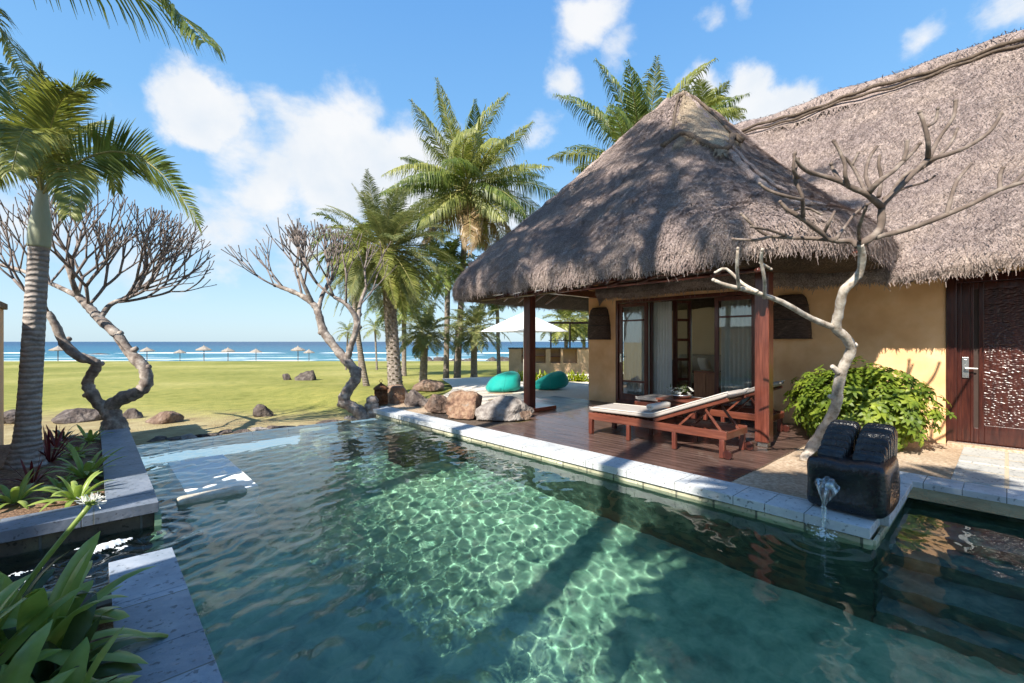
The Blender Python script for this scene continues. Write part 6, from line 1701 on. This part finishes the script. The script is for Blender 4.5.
BR = [  # polylines in the image with depth offsets, radii in px
    ([(836, 329, 0), (812, 318, -.1), (780, 301, -.2), (752, 291, -.25), (728, 285, -.3), (714, 280, -.3)], [4.2, 3.8, 3.4, 3, 2.6, 2]),
    ([(764, 296, -.22), (763, 280, -.3), (760, 262, -.3), (762, 250, -.3)], [2.4, 2.1, 2, 1.6]), ([(761, 262, -.3), (770, 268, -.3)], [1.8, 1.4]),
    ([(738, 288, -.28), (737, 268, -.35), (738, 250, -.35)], [2.2, 1.9, 1.6]), ([(755, 291, -.3), (742, 282, -.1), (726, 270, 0), (717, 272, 0)], [2.4, 2, 1.8, 1.5]),
    ([(860, 245, 0), (850, 241, .1), (835, 240, .1), (822, 233, .1), (800, 216, 0), (786, 210, 0), (779, 202, 0)], [4.0, 3.6, 3.2, 3, 2.8, 2.5, 2]),
    ([(835, 240, .1), (812, 238, .2), (780, 237, .2), (762, 232, .2), (742, 214, .2)], [3, 2.6, 2.4, 2.2, 1.7]), ([(772, 236, .2), (755, 240, .1), (732, 240, .1)], [2.2, 1.9, 1.6]), ([(786, 237, .2), (768, 230, .1), (750, 227, 0)], [2, 1.8, 1.5]),
    ([(803, 218, 0), (802, 196, -.1), (796, 176, -.1), (797, 160, -.1)], [2.6, 2.3, 2.1, 1.8]), ([(797, 178, -.1), (792, 168, -.2), (795, 152, -.2)], [2, 1.8, 1.5]),
    ([(786, 210, 0), (806, 208, .2), (820, 214, .2)], [2, 1.8, 1.5]), ([(800, 200, -.1), (782, 197, -.2), (768, 190, -.2), (762, 184, -.2)], [2.2, 2, 1.8, 1.5]),
    ([(835, 240, .1), (846, 226, .3), (856, 212, .4), (870, 202, .4)], [2.4, 2.1, 1.8, 1.5]), ([(823, 233, .1), (830, 222, 0), (836, 212, 0)], [2.2, 1.9, 1.5]),
    ([(860, 245, 0), (872, 238, 0), (880, 228, 0), (882, 212, 0), (881, 206, 0)], [4.4, 4.6, 4.6, 4.2, 4]),
    ([(881, 206, 0), (868, 193, -.1), (850, 186, -.1), (836, 181, -.1), (818, 174, -.1), (804, 170, -.15), (795, 158, -.2), (793, 154, -.2)], [4, 3.6, 3.2, 3, 2.8, 2.5, 2, 2.2]),
    ([(850, 186, -.1), (845, 176, -.2), (842, 165, -.2), (840, 152, -.2), (834, 139, -.2)], [2.8, 2.4, 2.2, 2, 2]), ([(838, 181, -.1), (833, 170, 0), (830, 166, 0)], [2.4, 2.1, 2]), ([(868, 193, -.1), (856, 172, .1), (848, 160, .1), (842, 158, .1)], [2.6, 2.2, 2, 1.8]), ([(853, 166, .1), (858, 154, .1)], [2, 1.8]),
    ([(868, 193, -.1), (880, 182, -.2), (892, 172, -.2), (904, 161, -.2), (910, 154, -.2)], [3.4, 3, 2.8, 2.4, 2]), ([(880, 196, 0), (881, 178, .2), (880, 164, .2), (881, 156, .2)], [2.8, 2.3, 2, 1.9]), ([(872, 190, 0), (866, 175, .1), (869, 160, .2), (876, 148, .2)], [2.6, 2.2, 2, 1.7]),
    ([(904, 162, -.2), (905, 150, -.2), (906, 140, -.2)], [2.4, 2.1, 2.2]), ([(900, 164, -.2), (914, 152, -.1), (920, 145, -.1)], [2.2, 2, 1.8]),
    ([(881, 206, 0), (896, 190, 0), (912, 174, 0), (928, 159, 0)], [4, 3.5, 3.2, 3]), ([(890, 195, .1), (905, 176, .2), (924, 163, .2), (940, 156, .2)], [2.4, 2.2, 2, 1.8]),
    ([(928, 159, 0), (927, 142, -.1), (926, 128, -.1), (921, 113, -.1)], [2.8, 2.5, 2.3, 2.4]), ([(927, 128, -.1), (936, 120, 0), (937, 108, 0)], [2, 1.8, 1.6]), ([(928, 159, 0), (940, 140, .1), (950, 122, .1), (955, 110, .1), (956, 101, .1)], [2.8, 2.5, 2.2, 2, 2.3]),
    ([(928, 159, 0), (946, 154, 0), (966, 147, 0), (986, 134, 0), (994, 124, 0), (1001, 114, 0)], [3, 2.8, 2.6, 2.4, 2.1, 2.4]),
    ([(906, 178, 0), (920, 170, .1), (935, 160, .1), (950, 143, .2), (957, 130, .2)], [2.4, 2.1, 2, 1.8, 1.6]),
    ([(874, 236, 0), (892, 234, 0), (916, 228, -.1), (944, 217, -.15), (972, 205, -.2), (1000, 190, -.25), (1032, 180, -.3)], [3.6, 3.4, 3.2, 3, 2.8, 2.6, 2.4]),
    ([(946, 215, -.15), (951, 198, -.1), (958, 183, -.05), (972, 164, 0)], [2.6, 2.3, 2.1, 1.7]), ([(1000, 190, -.25), (1002, 176, -.2), (1004, 166, -.2)], [2.4, 2.2, 2]), ([(1012, 186, -.2), (1028, 170, -.1), (1040, 160, 0)], [2.2, 2, 1.7]),
    ([(884, 198, 0), (905, 188, .3), (925, 182, .4), (934, 176, .4)], [2, 1.8, 1.7, 1.4]), ([(862, 240, 0), (858, 228, -.3), (862, 216, -.4), (868, 206, -.5)], [2.4, 2.1, 1.9, 1.6])]
lowb, brs = MB(), MB()
for kk, (pl, rd) in enumerate(BR):
    P = [q_(x, y, dd * 1.6) + Vector((rr.gauss(0, .008), rr.gauss(0, .008), rr.gauss(0, .008))) for x, y, dd in pl]; r_ = [x * sc_ * .74 for x in rd]
    br = lowb if kk < 5 else brs
    limb(br, P, r_, rr, 9, 3, .10)
    # blunt swollen tip with leaf scars
    t = (P[-1] - P[-2]).normalized(); br.tube([P[-1] - t * .01, P[-1] + t * .012, P[-1] + t * .022], [r_[-1] * 1.02, r_[-1] * 1.18, r_[-1] * .6], 8)
lowb.build('lower_branch', M['bark_pale'], fe, smooth=True); brs.build('branches', M['bark_mid'], fe, smooth=True)

# ================================================================== leafy plants
M['shrub'] = leafmat('umbrella_bush_leaf', (.06, .10, .012), (.14, .20, .022), (.32, .37, .045), rough=.5, trans=.32, scale=5)
M['strap'] = leafmat('spider_lily_leaf', (.15, .22, .045), (.25, .34, .08), (.36, .43, .14), rough=.3, trans=.3, scale=4)
M['strap_dark'] = leafmat('dark_lily_leaf', (.03, .05, .018), (.06, .09, .03), (.10, .13, .05), rough=.3, trans=.2, scale=4)
M['redleaf'] = leafmat('dark_red_dracaena_leaf', (.06, .012, .015), (.13, .02, .022), (.22, .05, .04), rough=.35, trans=.25, scale=4)
M['hedge'] = leafmat('yellow_green_leaf', (.13, .17, .01), (.28, .32, .02), (.45, .46, .05), rough=.4, trans=.35, scale=5)
def leaf_blade(mb, o, az, el, L, w, droop, n=8, fold=.25, twist=0.0, shape=.8):
    p = Vector(o); d = Vector((math.cos(az) * math.cos(el), math.sin(az) * math.cos(el), math.sin(el))); sd_ = Vector((-math.sin(az), math.cos(az), 0)); rows = []
    for i in range(n + 1):
        u = i / n; s = (sd_ * math.cos(twist * u) + d.cross(sd_) * math.sin(twist * u)); up = s.cross(d).normalized()
        ww = w / 2 * (.5 + .5 * min(1, u * 2.2)) * max(0, 1 - u ** 3.6) ** .6
        ww = max(ww, .0015)
        rows.append([tuple(p + s * ww + up * ww * fold), tuple(p + s * ww * .5 + up * ww * fold * .3), tuple(p), tuple(p - s * ww * .5 + up * ww * fold * .3), tuple(p - s * ww + up * ww * fold)])
        d = (d + Vector((0, 0, -1)) * droop / n * (.3 + 1.4 * u)).normalized(); p = p + d * (L / n)
    mb.grid(rows)
# umbrella bush
b = at(868, 449, -.02); e = empty('umbrella_bush', b, 'rounded glossy green bush against the ochre wall behind the fountain', 'bush')
rr = random.Random(6); fo = MB(); stm = MB()
C = Vector((8.4, 1.48, .56)); cc = 0
for k in range(1000):
    while True:
        v = Vector((rr.uniform(-1, 1), rr.uniform(-1, 1), rr.uniform(-.85, 1)))
        if .45 < v.length < 1: break
    lob = 1 + .14 * math.sin(v.x * 5 + 1) * math.cos(v.y * 6) + rr.uniform(-.05, .05)
    p = C + Vector((v.x * .66, v.y * .90, v.z * .62)) * lob
    if p.x > 9.33 or p.z < .02: continue
    out = (p - C).normalized(); out = (out + Vector((-.1, 0, .7)) + Vector((rr.gauss(0, .25), rr.gauss(0, .25), 0))).normalized()
    s1 = out.orthogonal().normalized(); s2 = out.cross(s1); a0 = rr.uniform(0, 6.28); nl = rr.randint(6, 9); l_ = rr.uniform(.085, .14)
    for q in range(nl):
        a = a0 + q / nl * 6.283; d = (s1 * math.cos(a) + s2 * math.sin(a) + out * rr.uniform(-.15, .25)).normalized(); w = out.cross(d).normalized() * l_ * .19
        m = p + d * l_ * .5 + out * l_ * .06; t = p + d * l_ - out * l_ * .16
        fo.add([p + d * .012, p + d * l_ * .25 + w * .7, m + w, p + d * l_ * .8 + w * .6 - out * l_ * .05, t, p + d * l_ * .8 - w * .6 - out * l_ * .05, m - w, p + d * l_ * .25 - w * .7], [(0, 1, 2, 6, 7)[:3] + (6, 7), (2, 3, 4, 5, 6)])
    if k % 9 == 0: stm.tube([Vector((8.3 + v.x * .1, 1.3 + v.y * .15, -.02)), C + (p - C) * .5 + Vector((0, 0, .05)), p], [.012, .008, .004], 5)
stm.build('stems', M['bark'], e); fo.build('foliage', M['shrub'], e)

def rosette(name, c, label, n, L, w, mat, seed, group, el=(.35, 1.3), droop=1.2, cat='plant', fold=.3, parts='leaves'):
    rr = random.Random(seed); mb = MB()
    for k in range(n):
        f = k / n; az = k * 2.4 + rr.uniform(-.2, .2); e_ = el[1] + (el[0] - el[1]) * f
        leaf_blade(mb, Vector(c) + Vector((math.cos(az), math.sin(az), 0)) * .02, az, e_ + rr.uniform(-.1, .1), L * rr.uniform(.75, 1.1), w * rr.uniform(.85, 1.1), droop * rr.uniform(.6, 1.3), fold=fold, twist=rr.uniform(-.4, .4))
    o = mb.build(name, M[mat], None, smooth=True, origin=c); tag(o, label, cat, group); return o
PG = 'strap leaved plants in the left planter'
for k, (px, py, L_, w, n, mt, lb) in enumerate((
    (85, 478, .62, .065, 26, 'strap', 'largest strap leaved plant in the planter, nearest the kerb'), (76, 458, .42, .05, 18, 'strap', 'smaller strap leaved plant just behind the largest one'), (77, 500, .48, .06, 20, 'strap', 'strap leaved plant at the front of the planter beside the kerb'),
    (14, 503, .45, .06, 18, 'strap', 'strap leaved plant at the front left of the planter'), (90, 442, .45, .055, 18, 'strap', 'strap leaved plant at the back of the planter by the bare tree'), (62, 440, .4, .05, 14, 'strap_dark', 'dark strap leaved plant right behind the palm trunk'), (60, 488, .3, .04, 14, 'strap', 'small pale plant between the largest plant and the red one'))):
    rosette('strap_plant', at(px, py, .0), lb, n, L_ * .68, w * 1.0, mt, 90 + k, PG, el=(.2, 1.3), droop=1.5)
for k, (px, py, L_, n, lb) in enumerate(((50, 462, .45, 26, 'red leaved plant against the foot of the palm trunk'), (32, 484, .3, 14, 'small dark red plant in the soil before the palm trunk'), (56, 447, .34, 16, 'dark red plant peeping out behind the palm trunk'))):
    rosette('red_plant', at(px, py, .0), lb, n, L_, .03, 'redleaf', 190 + k, 'dark red plants round the palm trunk', el=(.2, 1.4), droop=.7)
# foreground spider lilies
FG = 'spider lilies filling the bottom left corner'
fgl = ['spider lily nearest the bottom left corner', 'spider lily with its leaves reaching over the weir slab edge', 'spider lily in the middle of the foreground clump', 'spider lily at the back of the foreground clump beside the channel',
       'spider lily at the bottom of the frame beside the weir slab', 'spider lily at the left edge below the dark red leaf', 'small spider lily between the larger ones and the slab', 'spider lily behind the flower stalk', 'lowest spider lily leaves at the frame bottom', 'spider lily at the left frame edge near the channel', 'pale spider lily low at the front of the clump', 'spider lily between the corner one and the red leaf', 'spider lily just left of the flower stalk base', 'spider lily hugging the soil edge halfway along the slab']
for k, (x, y, L_, n, mt) in enumerate(((-.50, 2.15, .60, 18, 'strap'), (-.22, 3.12, .58, 20, 'strap'), (-.48, 2.75, .62, 20, 'strap'), (-.62, 3.30, .62, 18, 'strap'), (-.13, 2.45, .42, 16, 'strap'), (-.80, 2.85, .60, 16, 'strap_dark'), (-.12, 2.85, .36, 14, 'strap_dark'), (-.38, 3.42, .5, 16, 'strap_dark'), (-.28, 2.05, .42, 14, 'strap'), (-.88, 3.35, .55, 14, 'strap'), (-.32, 2.35, .5, 18, 'strap'), (-.62, 2.45, .6, 18, 'strap'), (-.52, 3.02, .6, 18, 'strap'), (-.16, 3.4, .34, 14, 'strap'))):
    rosette('spider_lily', (x, y, -.04), fgl[k], n + 4, L_ * 1.02, .115, mt, 300 + k, FG, el=(.15, 1.3), droop=1.5, fold=.28)
o = rosette('red_dracaena', (-.60, 2.62, -.04), 'dark red broad leaves rising at the left edge above the lilies', 9, .62, .10, 'redleaf', 401, None, el=(.9, 1.45), droop=.5)
# flower stalk of the lily
st_b = Vector((-.42, 3.05, .0)); top = pd(90, 505, depth(Vector((-.2, 3.3, 0)))); e = empty('lily_flower', st_b, 'tall green lily stalk with a spidery white flower head over the channel', 'flower')
MB().tube(smooth_path([st_b, st_b.lerp(top, .5) + Vector((-.02, 0, .02)), top], [.018, .013, .010])[0], .012, 8).build('stalk', M['strap'], e, smooth=True)
mb = MB(); mw = MB(); rr = random.Random(44); ax = (top - st_b).normalized()
for k in range(22):
    d = (ax * rr.uniform(.1, 1) + Vector((rr.uniform(-1, 1), rr.uniform(-1, 1), rr.uniform(-.2, .9)))).normalized(); l_ = rr.uniform(.02, .038)
    mb.tube([top, top + d * l_], [.004, .003], 5)
    for q in range(3):
        dq = (d + Vector((rr.uniform(-1, 1), rr.uniform(-1, 1), rr.uniform(-1, .6))) * .7).normalized(); s = dq.orthogonal().normalized() * .0022; a = top + d * l_
        mw.add([a - s, a + s, a + dq * .035 + s, a + dq * .035 - s], [(0, 1, 2, 3)])
mb.build('buds', M['strap'], e, smooth=True); mw.build('petals', M['petal'], e)

# yellow-green plants before the bar
rr = random.Random(51)
hl = ['leftmost yellow green plant below the bar', 'yellow green plant just left of the parasol pole', 'yellow green plant right of the parasol pole', 'yellow green plant behind the porch post', 'yellow green plant above the right bean bag', 'yellow green plant right of the right bean bag', 'yellow green plant near the villa wall corner', 'rightmost yellow green plant by the villa wall corner']
for k, px in enumerate((519, 528, 537, 546, 557, 568, 577, 586)):
    c = ground_at(px, 385); c = Vector((c.x, c.y, c.z + .03)); mb = MB()
    for q in range(46):
        az = rr.uniform(0, 6.28); leaf_blade(mb, c + Vector((rr.uniform(-.2, .2), rr.uniform(-.2, .2), rr.uniform(0, .12))), az, rr.uniform(.4, 1.4), rr.uniform(.3, .58), .07, 1.0, n=5)
    tag(mb.build('hedge_plant', M['hedge'], None, origin=c), hl[k], 'plant', 'yellow green plants in front of the bar')
# low shrub on the shore
for (px, w, lb, sd_) in ((281, 30, 'low yellow green shrub on the shore between the beach umbrellas', 1), (14, 30, 'low green shrub on the shore at the far left', 2)):
    c = ground_at(px, 358); d = depth(c); mb = MB(); rr = random.Random(sd_)
    for q in range(500):
        a = rr.uniform(0, 6.28); r_ = rr.random() ** .5; p = c + Vector((math.cos(a) * r_ * w / F_PX * d / 2, math.sin(a) * r_ * w / F_PX * d / 2, rr.uniform(0, .9) * (1 - r_ * .6)))
        leaf_blade(mb, p, rr.uniform(0, 6.28), rr.uniform(.2, 1.4), .4, .12, .8, n=2)
    tag(mb.build('shore_shrub', M['hedge'], None, origin=c), lb, 'bush', 'low shrubs along the shore')
# garden trees behind the bar, seen below the eave
